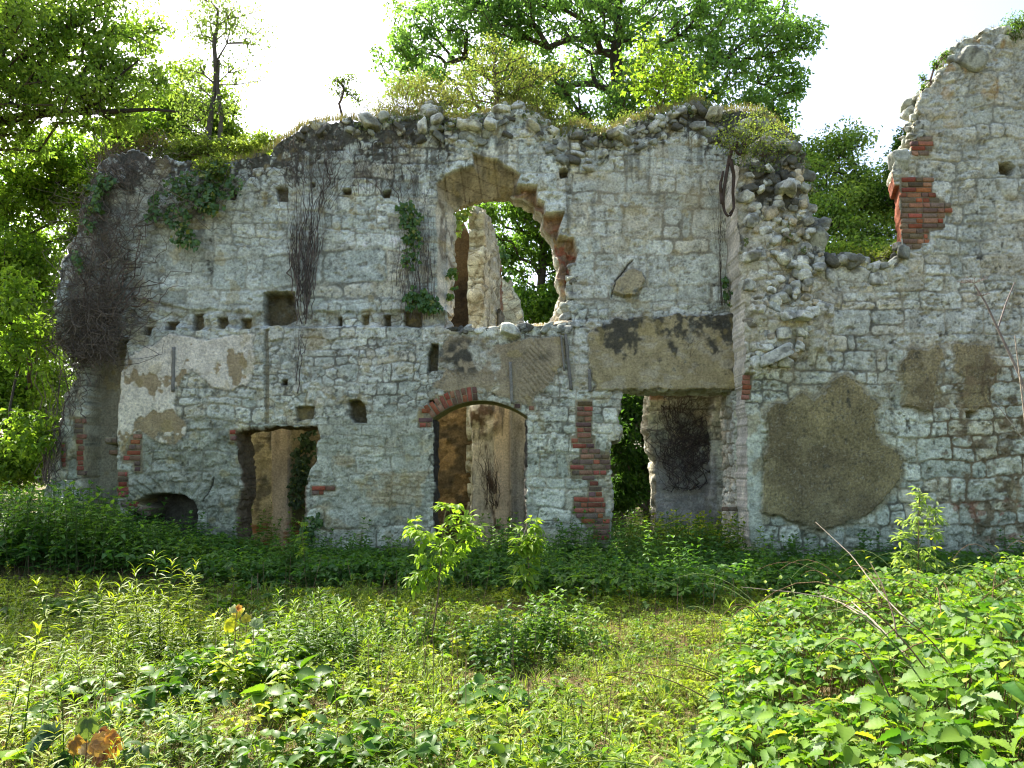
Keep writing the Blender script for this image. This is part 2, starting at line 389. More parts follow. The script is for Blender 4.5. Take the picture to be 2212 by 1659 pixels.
def brick(buf, rng, c, s, dirty=.25, rot=0.):
    hx, hy, hz = s[0]/2, s[1]/2, s[2]/2; b = .006
    v = []
    for sy in (-1, 1):
        for (ax, az) in ((-1, -1), (1, -1), (1, 1), (-1, 1)):
            v.append((ax*(hx-(b if sy < 0 else 0)), sy*hy, az*(hz-(b if sy < 0 else 0))))
    for (ax, az) in ((-1, -1), (1, -1), (1, 1), (-1, 1)): v.append((ax*hx, -hy+b, az*hz))
    v = np.array(v)+rng.normal(0, .0018, (12, 3))
    f = [[0, 1, 2, 3], [0, 8, 9, 1], [1, 9, 10, 2], [2, 10, 11, 3], [3, 11, 8, 0], [8, 4, 5, 9], [9, 5, 6, 10], [10, 6, 7, 11], [11, 7, 4, 8]]
    rot += rng.normal(0, .012)
    ca, sa = math.cos(rot), math.sin(rot); x = v[:, 0]*ca-v[:, 2]*sa; z = v[:, 0]*sa+v[:, 2]*ca
    v = np.stack([x, v[:, 1], z], 1)+np.array(c)
    base = np.array((.33, .105, .055)) if rng.random() > dirty else np.array((.17, .105, .07))
    base = base*rng.uniform(.55, 1.2)*np.array((1, rng.uniform(.85, 1.25), rng.uniform(.8, 1.3)))
    if rng.random() < .4: base = base*.6+MORT*.4*rng.uniform(.5, .9)
    buf.add(v, f, base*rng.uniform(.8, 1.15, (12, 1)))
# crop coordinate converters (reading the photograph's enlargements)
def K3(l): return [(727.7+x*.32897, 181.9+y*.32897) for x, y in l]
def K1(l): return [(x*.32897, 181.9+y*.32897) for x, y in l]
def K2(l): return [(x*.32897, 667+y*.32897) for x, y in l]
def K4(l): return [(727.7+x*.32897, 667+y*.32897) for x, y in l]
def K5(l): return [(1455.3+x*.3421, y*.3421) for x, y in l]
def K6(l): return [(1455.3+x*.3421, 667+y*.3421) for x, y in l]
def K9(l): return [(1273.4+x*.2376, 818.6+y*.2376) for x, y in l]
def blob(u, v, cu, cv, ru, rv, e=.35):
    r = np.hypot((u-cu)/ru, (v-cv)/rv); return 1-sstep(1-e, 1+e, r)
#PART2
# ================================================================ GROUND
def gz(x, y):
    x = np.asarray(x, float); y = np.asarray(y, float)
    g = .05*fbm(x*.5, y*.5, 301, 3)+.03*fbm(x*2, y*2, 302, 2)
    g = g+.42*sstep(-3.0, -6.5, x)*sstep(8.5, 11.8, y)*(1-sstep(30, 60, y))
    return g
def make_ground():
    buf = Buf()
    def sheet(x0, x1, y0, y1, st):
        xs = np.arange(x0, x1+st/2, st); ys = np.arange(y0, y1+st/2, st); X, Y = np.meshgrid(xs, ys); Z = gz(X, Y)
        return X, Y, Z
    xs = np.concatenate([-np.geomspace(900, 9, 22), np.arange(-8.5, 8.6, .07), np.geomspace(9, 900, 22)])
    ys = np.concatenate([-np.geomspace(300, 2, 14), np.arange(-1, 2.5, .5), np.arange(2.6, 14.5, .07), np.geomspace(14.6, 1500, 40)])
    X, Y = np.meshgrid(xs, ys); Z = gz(X, Y)+.012*fbm(X*9, Y*9, 303, 3)
    n = fbm(X*1.3, Y*1.3, 310, 4); n2 = fbm(X*6, Y*6, 311, 4)
    C = mixc(np.tile((.12, .095, .05), X.shape+(1,)), (.08, .11, .03), sstep(-.2, .5, n))
    C = mixc(C, (.26, .19, .10), sstep(.1, .6, n2+.5*fbm(X*.9, Y*.9, 312, 3))*.75)
    i = np.arange(X.size).reshape(X.shape)
    q = np.stack([i[:-1, :-1].ravel(), i[:-1, 1:].ravel(), i[1:, 1:].ravel(), i[1:, :-1].ravel()], 1)
    buf.add(np.stack([X.ravel(), Y.ravel(), Z.ravel()], 1), q, C.reshape(-1, 3))
    o = buf.build('ground', M_SOIL, smooth=True); tag(o, kind='structure')
make_ground()
# ================================================================ MAIN FACADE WALL
YM, TH = 13.4, .8
TOP = [(120, 640), (140, 560), (165, 500), (185, 440), (205, 380), (235, 335), (290, 322), (330, 335), (380, 345), (430, 352), (480, 350), (520, 345), (560, 335), (590, 318), (610, 298), (640, 285), (650, 270),
       (690, 262), (720, 258), (760, 256), (790, 262), (820, 250), (850, 246), (880, 250), (908, 244), (912, 226), (938, 224), (948, 246), (985, 262), (1010, 260), (1040, 246), (1070, 236), (1090, 226), (1120, 224),
       (1145, 240), (1165, 250), (1180, 262), (1196, 282), (1225, 286), (1235, 272), (1262, 270), (1290, 290), (1315, 288), (1335, 272), (1360, 262), (1385, 258), (1410, 244), (1440, 238), (1470, 232),
       (1500, 218), (1512, 220), (1524, 238), (1560, 242), (1600, 238), (1640, 240), (1670, 262), (1700, 290), (1722, 330), (1735, 400)]
OUT = TOP+[(1740, 1400), (60, 1400), (90, 1100), (100, 1060), (130, 950), (140, 860), (160, 820), (170, 780), (150, 760), (120, 740)]
WIN_B = K3([(745, 745), (850, 692), (900, 682), (960, 676), (1060, 672), (1140, 668), (1160, 700), (1230, 712), (1290, 760), (1310, 800), (1362, 842), (1365, 900), (1410, 965), (1440, 1000), (1452, 1100), (1462, 1180), (1450, 1250),
            (1478, 1320), (1470, 1400), (1450, 1470), (1405, 1540), (1420, 1560), (1110, 1585), (1085, 1600), (800, 1612), (740, 1605), (720, 1540), (712, 1505), (745, 1465), (748, 1100)])
WIN_F = K3([(655, 648), (700, 610), (800, 562), (898, 535), (895, 448), (960, 480), (1050, 492), (1100, 535), (1160, 565), (1205, 595), (1185, 655), (1310, 665), (1315, 755), (1360, 775), (1365, 842), (1492, 842), (1468, 900), (1450, 990),
            (1556, 1000), (1580, 1090), (1565, 1162), (1530, 1185), (1545, 1300), (1555, 1400), (1500, 1440), (1530, 1500), (1545, 1560), (1420, 1575), (1110, 1600), (780, 1625), (700, 1600), (740, 1500), (660, 1440), (655, 1000), (640, 830), (662, 700)])
DOOR_L = K2([(1545, 800), (1600, 775), (1850, 768), (2085, 772), (2110, 850), (2085, 900), (2090, 1000), (2040, 1050), (2020, 1110), (2015, 2000), (1560, 2000), (1545, 1320), (1580, 1200), (1580, 1060), (1560, 920), (1540, 870)])
FIRE = K2([(860, 1300), (890, 1268), (950, 1232), (1080, 1215), (1200, 1225), (1275, 1262), (1298, 1320), (1285, 1440), (1285, 2000), (870, 2000), (860, 1440)])
ARC_C = (727.7+948*.32897, 667+1098*.32897); ARC_R = 495*.32897
ARCH = [(ARC_C[0]+ARC_R*math.sin(a), ARC_C[1]-ARC_R*math.cos(a)) for a in np.linspace(-.70, .66, 22)]
ARCH = K4([(632, 2000), (632, 740)])+ARCH+K4([(1252, 760), (1256, 1000), (1250, 1300), (1252, 2000)])
DOOR_R = K9([(305, 90), (560, 92), (800, 92), (1060, 92), (1318, 100), (1322, 400), (1330, 800), (1335, 1400), (1335, 3600), (186, 3600), (188, 1300), (190, 980), (188, 570), (272, 556), (270, 470), (235, 335), (275, 300), (275, 250), (300, 150)])
CRACK = K1([(865, 1600), (880, 1700), (860, 1820)])
SOCK = [K1([(940, 1590), (992, 1585), (985, 1650), (935, 1650)]), K1([(1078, 1555), (1152, 1550), (1150, 1612), (1085, 1612)]), K1([(1248, 1500), (1312, 1498), (1310, 1610), (1255, 1612)]), K1([(1418, 1530), (1480, 1525), (1478, 1600), (1425, 1602)]),
        K1([(1568, 1535), (1632, 1530), (1630, 1602), (1575, 1602)]), K1([(1725, 1365), (1800, 1352), (1925, 1360), (1932, 1540), (1850, 1575), (1770, 1580), (1722, 1560)]),
        K1([(1808, 672), (1880, 668), (1875, 755), (1812, 748)]), K1([(1482, 690), (1540, 690), (1535, 750), (1488, 748)]), K1([(1370, 672), (1410, 672), (1410, 700), (1375, 700)]), K1([(2040, 640), (2065, 640), (2065, 665), (2040, 665)]),
        K3([(30, 680), (90, 680), (85, 715), (35, 712)]), K3([(290, 690), (352, 680), (340, 738), (300, 735)]), K3([(0, 1525), (22, 1525), (22, 1580), (0, 1580)]), K3([(158, 1508), (205, 1508), (200, 1572), (162, 1570)]), K3([(305, 1515), (345, 1512), (345, 1580), (310, 1580)]),
        K3([(432, 1480), (555, 1490), (550, 1585), (440, 1580)]), K3([(1460, 555), (1522, 560), (1520, 610), (1465, 612)]),
        K4([(82, 602), (150, 600), (182, 640), (192, 745), (110, 742), (85, 700)]), K4([(622, 232), (662, 228), (658, 400), (600, 412), (595, 300)]), K4([(612, 600), (650, 605), (640, 632), (612, 628)]),
        K2([(1940, 645), (2062, 640), (2060, 725), (1950, 735)]), K2([(1850, 470), (1890, 470), (1885, 500), (1855, 500)]), K6([(290, 710), (335, 705), (338, 765), (285, 770)])]
PLA = [(372, 722), (400, 728), (455, 735), (500, 726), (550, 722), (552, 790), (538, 828), (505, 845), (460, 838), (440, 815), (425, 805), (400, 808), (378, 838), (372, 870), (380, 895), (405, 915), (400, 940), (380, 962), (345, 955), (310, 935), (285, 945), (262, 990), (252, 930), (256, 860), (262, 800), (285, 770), (330, 745)]
PAN = [(1268, 730), (1290, 702), (1330, 688), (1480, 682), (1600, 676), (1600, 838), (1284, 843), (1272, 790)]
PA2 = [(944, 752), (975, 728), (1030, 722), (1060, 745), (1105, 742), (1160, 728), (1215, 730), (1228, 760), (1190, 830), (1150, 882), (1120, 868), (1060, 848), (1000, 852), (965, 848), (940, 842), (962, 800), (945, 780)]
PA3 = [(1325, 612), (1348, 585), (1366, 577), (1384, 584), (1392, 606), (1378, 634), (1350, 640), (1327, 632)]
REC = [(188, 752), (232, 742), (278, 735), (262, 800), (254, 900), (252, 1000), (256, 1400), (172, 1400), (182, 1000), (186, 900)]
RAG = [(400, 905), (450, 890), (500, 905), (520, 960), (528, 1010), (510, 1100), (500, 1400), (280, 1400), (285, 1000), (300, 955)]
FLR = [(280, 640), (420, 668), (700, 672), (960, 668), (970, 705), (700, 706), (420, 708), (270, 712)]
CRACKS = [K3([(1810, 1395), (1830, 1290), (1870, 1230), (1930, 1160), (1945, 1150)]), K2([(1340, 1270), (1385, 1160), (1400, 1100)])]
BRK_ARCH_POLY = K4([(540, 655), (600, 650), (690, 590), (780, 545), (905, 520), (920, 600), (800, 640), (700, 700), (625, 730), (622, 775), (540, 775)])
BRK_COL = K4([(1572, 605), (1672, 605), (1665, 832), (1690, 842), (1688, 905), (1700, 930), (1786, 950), (1790, 1040), (1750, 1110), (1655, 1112), (1650, 1130), (1700, 1135), (1705, 1165), (1730, 1170), (1735, 1240), (1755, 1242), (1755, 1370), (1790, 1372), (1788, 1520), (1690, 1520), (1688, 1440), (1640, 1430), (1600, 1385), (1550, 1340), (1560, 1240), (1650, 1235), (1655, 1130), (1650, 1112), (1548, 1110), (1535, 1060), (1535, 1010), (1600, 980), (1600, 905), (1545, 905), (1542, 842), (1575, 832)])
BRK_SM = [K2([(775, 1070), (835, 1070), (840, 1235), (775, 1235)]), K2([(800, 1270), (850, 1270), (990, 1310), (960, 1360), (800, 1300)]), K2([(870, 840), (930, 820), (930, 1070), (885, 1070), (880, 1010), (810, 1010), (810, 985), (840, 930)]),
          K2([(490, 720), (550, 720), (550, 890), (510, 885), (490, 800)]), K2([(510, 900), (552, 900), (552, 1095), (515, 1095)]), K2([(690, 848), (760, 848), (760, 882), (690, 882)]), K2([(720, 930), (768, 930), (768, 955), (720, 955)]), K2([(400, 880), (432, 880), (430, 1040), (410, 1040)]),
          K2([(2045, 1165), (2200, 1165), (2200, 1192), (2120, 1195), (2110, 1220), (2045, 1220)]), K4([(1165, 620), (1205, 620), (1205, 655), (1170, 650)]), K4([(1265, 632), (1300, 632), (1290, 672), (1268, 668)]), K2([(1510, 800), (1550, 790), (1555, 870), (1515, 870)]), K9([(1205, 1170), (1335, 1170), (1335, 1195), (1210, 1195)])]
topu = np.array([p[0] for p in TOP]); topv = np.array([p[1] for p in TOP])
def paint_main(u, v, X, Z, s):
    tv = np.interp(u, topu, topv); dt = v-tv
    w = 6*fbm(X*5, Z*5, 61, 4); w2 = 14*fbm(X*2, Z*2, 62, 3)
    rub = np.where((dt < 62+w*3+w2) | ((u > 1490) & (dt < 95+w*4)) | ((u < 400) & (v < 640)), 1., 0.)
    rub = np.where((sdpoly(u+w, v+w, FLR) > 0) | ((u < 300) & (v < 760)), 1., rub)
    rub = np.where(((u > 1250) & (v > 655) & (v < 700) & (w2 > -8)), 1., rub)
    h, C, j = masonry(X, Z, 11, rub, .17, big=1.1)
    h3, C3, j3 = masonry(X, Z, 57, np.zeros(u.shape), .2, big=1.7); bigm = sstep(-20, 20, sdpoly(u+w2, v+w2, [(1215, 400), (1300, 380), (1590, 370), (1590, 655), (1230, 655)])); h = h*(1-bigm)+h3*.62*bigm; C = C*(1-bigm[..., None])+C3*1.04*bigm[..., None]; j = j*(1-bigm)+j3*bigm
    bigm = sstep(-20, 20, sdpoly(u+w2, v+w2, [(300, 555), (560, 540), (900, 500), (900, 660), (300, 665)])); h = h*(1-bigm)+h3*.7*bigm; C = C*(1-bigm[..., None])+C3*1.04*bigm[..., None]; j = j*(1-bigm)+j3*bigm
    C = C*(1+sstep(740, 660, v)[..., None]*np.array((.04, .09, .15)))  # upper stones cooled in colour to offset warm bounce light
    fine = (v > 730+w2) & (u > 570) & (u < 945) & (v < 900)
    h2, C2, j2 = masonry(X, Z, 83, np.where(fbm(X*2, Z*2, 5, 3) > .1, 1., 0.), .12, .02)
    h = np.where(fine, h2*.8, h); C = np.where(fine[..., None], C2, C); j = np.where(fine, j2, j)
    # tone regions
    C = mixc(C, GREY*1.05, .35*blob(u, v, 400, 600, 300, 250, .5)); C = mixc(C, CREAM*.95, .28*blob(u, v, 1420, 480, 190, 220, .5))
    # eroded lower left
    m = sstep(-12, 10, sdpoly(u+w, v+w, RAG)); h = h*(1-m)+m*(1.25*h+.05*fbm(X*3, Z*3, 71, 4)+.022*fbm(X*11, Z*11, 72, 4)); C = mixc(C, np.array((.27, .28, .21))*(1+.5*fbm(X*6, Z*6, 73, 4))[..., None], m*.6)
    # worn slurry between left door and arch
    m = sstep(-10, 10, sdpoly(u+w2, v+w2, [(690, 905), (780, 890), (925, 880), (935, 1000), (925, 1110), (800, 1140), (690, 1150)])); f = fbm(X*2.5, Z*3.5, 74, 4)
    h = h*(1-m*.4)+m*(.01+.014*fbm(X*8, Z*8, 75, 4)); C = mixc(C, mixc(np.tile((.40, .41, .32), u.shape+(1,)), OCHRE*1.25, sstep(.0, .3, f)*sstep(950, 1010, v)), m*.5)
    # floor line ledge: storey below stands proud
    led = sstep(708, 700, v+w*.4)*((u > 265) & (u < 960)); h = h-.09*led
    led2 = sstep(694, 684, v+w)*((u > 1225)); h = h-.07*led2
    fl = sstep(-3, 3, sdpoly(u+w, v+w, FLR)); h = h-.05*fl*(1+fbm(X*6, Z*6, 76, 3)); C = mixc(C, MORT*.6, fl*.45*sstep(-.3, .3, fbm(X*5, Z*5, 77, 4)))
    # plasters
    for poly, dep, colr, sm, wp in ((PLA, .028, np.array((.70, .645, .51)), .15, 1.), (PAN, .05, np.array((.36, .30, .16)), .2, .5), (PA2, .012, np.array((.34, .28, .175)), .45, 1.4), (PA3, .02, np.array((.36, .31, .19)), .2, .7)):
        w4 = 4*fbm(X*15, Z*15, 79, 4, .6)*min(wp, 1.)+1.2*w*(poly is PAN); d = sdpoly(u+w*wp+w4, v+w*wp*.8+w4*.6, poly); m = sstep(-1.5, 1.5, d)
        n = fbm(X*3, Z*3, 80, 4); cc = np.tile(colr, u.shape+(1,))*(1+.16*n+.10*fbm(X*14, Z*14, 81, 3))[..., None]
        if poly is PLA:
            k = fbm(X*2.2+5, Z*1.5, 82, 4); sc = sstep(.30, .36, k+.16*fbm(X*9, Z*9, 78, 3)+.25*blob(u, v, 290, 810, 25, 40)+.35*blob(u, v, 350, 912, 55, 22)+.3*blob(u, v, 502, 825, 16, 20)+.3*blob(u, v, 470, 800, 16, 20)+.3*blob(u, v, 330, 820, 10, 40)-.1)
            cc = mixc(cc, (.36, .285, .165), sc); dep = dep-.012*sc
        if poly is PAN:
            cc = mixc(cc, (.44, .40, .30), sstep(.1, .5, fbm(X*5, Z*9, 84, 4))*.5); 
            g = sstep(0, .4, .75*sstep(760, 682, v)+.5*sstep(1470, 1570, u)*sstep(810, 700, v)+.35*blob(u, v, 1320, 735, 30, 45, .6)+.95*fbm(X*2.6, Z*2.2, 85, 6, .62)+.35*fbm(X*12, Z*12, 185, 3)-.16); cc = mixc(cc, DARK*1.1, g*.9)
        if poly is PA2:
            g = blob(u, v, 1002, 770, 52, 40, .4)*sstep(-.35, .1, fbm(X*6, Z*6, 86, 4)); cc = mixc(cc, DARK*1.3, g*.92)
            g2 = blob(u, v, 1150, 770, 42, 14, .6); cc = mixc(cc, DARK*1.5, g2*.6*sstep(-.2, .3, fbm(X*9, Z*9, 87, 3)))
            comb = sstep(.55, .9, np.sin((X+Z*.9)*62+2*fbm(X*4, Z*4, 88, 3)))*sstep(.15, .4, fbm(X*2.2+4, Z*2.2, 89, 4)*.7+.45*blob(u, v, 1165, 800, 40, 45, .5)); dep = dep-.016*comb; cc = mixc(cc, OCHRE*.6, comb*.35)
            m = m*(1-.75*sstep(.15, .4, fbm(X*3, Z*3, 90, 3)-.2*blob(u, v, 1010, 780, 70, 60)))
        h = h*(1-m)+m*(np.maximum(h*sm, 0)+dep+.006*n); C = mixc(C, cc, m)
        edge = sstep(3.2, .3, np.abs(d+2)); C = mixc(C, MORT*.35, edge*.5*(1-m))
    # recess of the broken flue
    m = sstep(-2, 2, sdpoly(u+w*.4, v+w*.4, REC)); h = h*(1-.75*m)-.45*m; C = mixc(C, np.array((.33, .30, .215))*(1+.4*fbm(X*4, Z*2, 91, 4))[..., None], m*.85)
    # window splay, arch and broken inner leaf
    d = sdpoly(u+w*.35, v+w*.35, WIN_F); dB = sdpoly(u, v, WIN_B)
    spl = ((u < 1010) & (v > 385)) | ((u < 1125) & (v < 410))
    jag = sstep(-1.5, 1.5, d); grad = np.clip(d/ np.maximum(d-dB, 4), 0, 1)
    dep = np.where(spl, .12+.5*grad, .30+.10*fbm(X*6, Z*6, 92, 3))
    dep = np.where(v > 690, .0+.25*grad, dep)
    h = h*(1-jag)+jag*(.5*h-dep); n = fbm(X*5, Z*5, 93, 4)
    cc = np.where(spl[..., None], mixc(np.tile((.33, .285, .19), u.shape+(1,)), (.56, .53, .43), sstep(400, 450, v)), np.array((.30, .20, .12)))*(1+.45*n)[..., None]; cc = mixc(cc, (.14, .11, .07), spl*(sstep(.93, .99, np.sin(X*21+Z*3))+sstep(.93, .99, np.sin(Z*33+X*9)))*(v < 415)*.7)
    cc = mixc(cc, (.34, .10, .05), sstep(.1, .3, fbm(X*7, Z*12, 94, 3))*(~spl)*sstep(450, 520, v)*.8); cc = mixc(cc, CREAM, (~spl)*sstep(600, 640, v)*.8)
    crk = sstep(.12, .02, np.abs(fbm(X*5, Z*1.1, 95, 4)))*spl*sstep(410, 430, v); cc = mixc(cc, (.12, .09, .06), crk*.7); h = h-.012*crk*jag
    C = mixc(C, cc, jag)
    # fireplace
    d = sdpoly(u+w*.4, v+w*.3, FIRE); m = sstep(-1.5, 1.5, d); h = h*(1-m)-.62*m; C = mixc(C, np.array((.13, .115, .09))*(1+.4*n)[..., None], m)
    vs_ = np.sin((u-380)*.17+.004*(v-1040)*(u-380))
    m = sstep(6, 0, np.abs(d+22)-16)*sstep(1095, 1060, v); h = h+m*(.035*sstep(-.9, -.5, vs_)); C = mixc(C, DARK*3, m*sstep(-.75, -.95, vs_)*.3)
    # sockets
    for k, poly in enumerate(SOCK):
        d = sdpoly(u+w*.35, v+w*.35, poly); m = sstep(-1.2, 1.2, d); big = k in (5,); dp = .42 if big else (.12 if k in (20,) else .26)
        h = h*(1-m)-dp*m*(1+.2*n); C = mixc(C, np.array((.13, .105, .05))*(1+.4*n)[..., None], m*.9)
        C = mixc(C, DARK*2.2, sstep(5, 0, np.abs(d))*.35)
    # cracks
    for cr in CRACKS:
        cr = np.array(cr); dd = np.full(u.shape, 99.)
        for a, b in zip(cr[:-1], cr[1:]):
            e = b-a; t = np.clip(((u+w*.5-a[0])*e[0]+(v+w*.5-a[1])*e[1])/(e@e), 0, 1); dd = np.minimum(dd, np.hypot(u+w*.5-a[0]-t*e[0], v+w*.5-a[1]-t*e[1]))
        m = sstep(2.2, .6, dd); h = h-.05*m; C = mixc(C, DARK*1.5, m*.85)
    # pipe chase by the left door
    m = sstep(5, 3, np.abs(u-576+w*.2))*((v > 712) & (v < 915)); h = h*(1-m)-.05*m; C = mixc(C, OCHRE*.55, m*.6)
    # bricks bed
    for poly in [BRK_ARCH_POLY, BRK_COL]+BRK_SM:
        d = sdpoly(u, v, poly); m = sstep(-5, -1, d); h = h*(1-m)+.004*m; C = mixc(C, MORT*(.75+.3*n)[..., None], m)
    # moss, lichen and soot that follow the top, ledges and run-offs
    a = fbm(X*2.6, Z*2.0, 100, 5); b = fbm(X*11, Z*8, 101, 5)
    k = sstep(130, 0, dt)*.70+.5*sstep(1440, 1540, u)*sstep(120, 20, dt)+.28*sstep(560, 300, u)*sstep(560, 330, v)+.33*blob(u, v, 760, 330, 200, 80, .6)-.55*blob(u, v, 1130, 300, 130, 60, .5)
    k = k+.42*blob(u, v, 452, 560, 9, 60, .7)+.3*blob(u, v, 250, 620, 60, 120, .6)+.42*sstep(675, 690, v)*sstep(720, 700, v)*(u > 1250)+.35*blob(u, v, 940, 1010, 18, 110, .6)+.25*blob(u, v, 930, 800, 20, 60, .6)+.3*blob(u, v, 1540, 640, 50, 50, .6)
    c3 = fbm(X*24, Z*20, 106, 3, .7); dk = sstep(.5, .85, k+.3*a+.5*b+.35*c3+.35*j*(k > .2)*(k+.3))
    C = mixc(C, DARK*(1.1+.6*b)[..., None], dk*.9)
    lich = sstep(.25, .6, b)*sstep(.0, .5, a+.1)*.35*(j < .5); C = mixc(C, GREY*.5, lich)
    dots = sstep(.62, .8, fbm(X*34, Z*34, 103, 2))*sstep(-.2, .3, a); C = mixc(C, DARK*2, dots*.45)
    st = sstep(.15, .6, fbm(X*8, Z*.7, 104, 4)+.35*b)*sstep(330, 40, dt)*sstep(700, 640, v)*.7; C = mixc(C, DARK*2.4, st)
    C = mixc(C, (.42, .33, .12), sstep(.5, .7, fbm(X*4, Z*4, 105, 3))*.35)
    C = mixc(C, OCHRE*1.1, .6*blob(u, v, 680, 735, 26, 24, .6)*sstep(-.3, .1, a)+.5*blob(u, v, 1500, 425, 26, 30, .6))
    # blue taken out low down to offset blue skylight; darker green near the foot
    C = C*(1-sstep(750, 1000, v)[..., None]*np.array((.0, .0, .13))); C = mixc(C, (.11, .12, .06), sstep(1060, 1190, v+40*a)*.4)
    C = mixc(C, DARK*1.6, sstep(.1, .45, b+.5*a)*sstep(560, 330, u)*sstep(560, 400, v)*.75)
    return h, C
def reveal_main(u, v):
    n = len(u); c = np.zeros((n, 3)); a = np.ones(n)
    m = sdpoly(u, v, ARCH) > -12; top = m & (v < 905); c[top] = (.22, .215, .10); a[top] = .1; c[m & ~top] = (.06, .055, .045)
    m = (sdpoly(u, v, WIN_B) > -14) & (v < 420) & (u < 1110); c[m] = (.38, .33, .22)
    m = (sdpoly(u, v, WIN_B) > -14) & (v > 700); c[m] = (.33, .24, .12)
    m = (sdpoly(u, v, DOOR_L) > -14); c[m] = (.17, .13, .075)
    return c, a
wall = empty('ruined_wall', None, 'tall pale stone facade wall with a big broken arched window hole and three doorways', 'wall')
so_ = grid_wall('stonework', YM, -8.1, 4.95, -.35, 7.95, .0155, OUT, [(WIN_B, 3.5), (DOOR_L, 3), (ARCH, .4), (DOOR_R, 2.5)], paint_main, TH, M_STONE, wall, warp=10, reveal=reveal_main)
# bricks of the facade
bb = Buf(); rng = np.random.default_rng(5)
for k, a in enumerate(np.arange(-.67, -.07, .066)):
    for rr, L in ((0, .215),):
        r = ARC_R+16+rng.uniform(-1, 1); cu, cv = ARC_C[0]+r*math.sin(a), ARC_C[1]-r*math.cos(a); c = P(cu, cv, YM)
        if rng.random() < .5:
            brick(bb, rng, (c[0], YM+.02, c[2]), (.07, .07, .235), .15, rot=-a)
        else:
            for q in (-7.8, 7.8):
                r2 = r+q; c = P(ARC_C[0]+r2*math.sin(a), ARC_C[1]-r2*math.cos(a), YM); brick(bb, rng, (c[0], YM+.02, c[2]), (.07, .07, .112), .15, rot=-a)
brick_buf(bb, YM, [K4([(540, 715), (625, 715), (625, 778), (540, 778)]), K4([(560, 650), (610, 650), (600, 690), (552, 690)])], 3)
tag(bb.build('brick_arch', M_BRICK, wall), 'half ring of red bricks over the lower arched doorway')
bb = Buf(); brick_buf(bb, YM, [BRK_COL], 8, dirty=.35); tag(bb.build('brick_quoin', M_BRICK, wall), 'stepped column of red and brown bricks right of the arched doorway')
for k, pl in enumerate(BRK_SM):
    bb = Buf(); brick_buf(bb, YM, [pl], 9+k, dirty=.3); bb.build('brick_patch', M_BRICK, wall)
def batten(u0, v0, u1, v1, wd=.055):
    p = P(u0, v0, YM-.045); q = P(u1, v1, YM-.045); b = Buf(); n = 14
    t = np.linspace(0, 1, n)[:, None]; c = p+(q-p)*t; V = []
    rs = np.random.default_rng(int(u0))
    for k in range(n):
        w = wd/2*(1+rs.uniform(-.15, .1)); x = c[k, 0]+rs.normal(0, .002); z = c[k, 2]
        V += [(x-w, YM-.06, z), (x+w, YM-.06, z), (x+w, YM+.03, z), (x-w, YM+.03, z)]
    f = []
    for k in range(n-1):
        for a in range(4): e = (a+1) % 4; f.append([4*k+a, 4*k+e, 4*k+4+e, 4*k+4+a])
    f += [[3, 2, 1, 0], [4*n-4, 4*n-3, 4*n-2, 4*n-1]]
    b.add(V, f, np.array((.21, .20, .165))*rs.uniform(.8, 1.1)); return b.build('timber_batten', M_WOOD, wall)
for a in ((375, 750, 373, 846, .05), (1102, 782, 1106, 872, .05), (1222, 722, 1234, 842, .05), (1212, 725, 1219, 800, .03), (1273, 798, 1275, 846, .05)): batten(*a)
def rocks_along(buf, Y, pts, n, seed, size=(.05, .15), spread=.04, dy=(-.05, .7), cols=None, dark=.08):
    r = np.random.default_rng(seed); pts = np.array(pts); L = np.cumsum([0]+[np.hypot(*(b-a)) for a, b in zip(pts[:-1], pts[1:])])
    for k in range(n):
        s = r.uniform(0, L[-1]); u = np.interp(s, L, pts[:, 0]); v = np.interp(s, L, pts[:, 1])
        y = Y+r.uniform(*dy); p = P(u, v, Y); sz = r.uniform(*size)
        c = (LIGHT if r.random() < .6 else GREY)*r.uniform(.55, 1.0)
        if r.random() < dark: c = DARK*r.uniform(2, 4)
        rock(buf, r, (p[0], y, p[2]-sz*.25+r.normal(0, spread)), (sz*r.uniform(.9, 1.6), sz, sz*r.uniform(.55, .85)), c)
rb = Buf()
rocks_along(rb, YM, [p for p in TOP if p[0] > 560], 120, 21, (.035, .10), .02, (-.02, .7), dark=.1)
rocks_along(rb, YM, [(u, v+22) for u, v in TOP if u > 600], 80, 22, (.04, .10), .10, (.0, .05), dark=.1)
rocks_along(rb, YM, [(u, v+50) for u, v in TOP if u > 880], 60, 23, (.05, .10), .10, (-.0, .05), dark=.3)
rocks_along(rb, YM, [(1180, 708), (1245, 702)], 16, 24, (.06, .12), .04, (.0, .5), dark=.1)
rocks_along(rb, YM, [(960, 715), (1240, 706)], 60, 25, (.05, .10), .03, (-.02, .3), dark=.2)
rr_ = np.random.default_rng(77)
for (u, v, sx, sz, dyy) in ((925, 233, .20, .17, .1), (945, 255, .12, .14, 0), (912, 268, .1, .17, 0), (1012, 270, .27, .09, 0), (1085, 232, .20, .10, .1), (1060, 268, .17, .14, 0), (1150, 272, .16, .09, 0), (1328, 286, .2, .1, 0), (690, 262, .25, .12, .2), (802, 262, .24, .13, .0), (1100, 712, .22, .13, -.02), (1345, 292, .2, .08, -.02), (1545, 242, .2, .12, 0), (1460, 238, .2, .12, .1)):
    p = P(u, v, YM); rock(rb, rr_, (p[0], YM+dyy, p[2]-.03), (sx*.8, .2, sz*.75), LIGHT*rr_.uniform(.75, 1.05), low=False)
rocks_along(rb, YM, K3([(1550, 1180), (1560, 1400), (1500, 1450), (1520, 1550)]), 26, 26, (.05, .12), .03, (.1, .4), dark=.05)
o = rb.build('rubble_crest', M_STONE, wall, smooth=False)
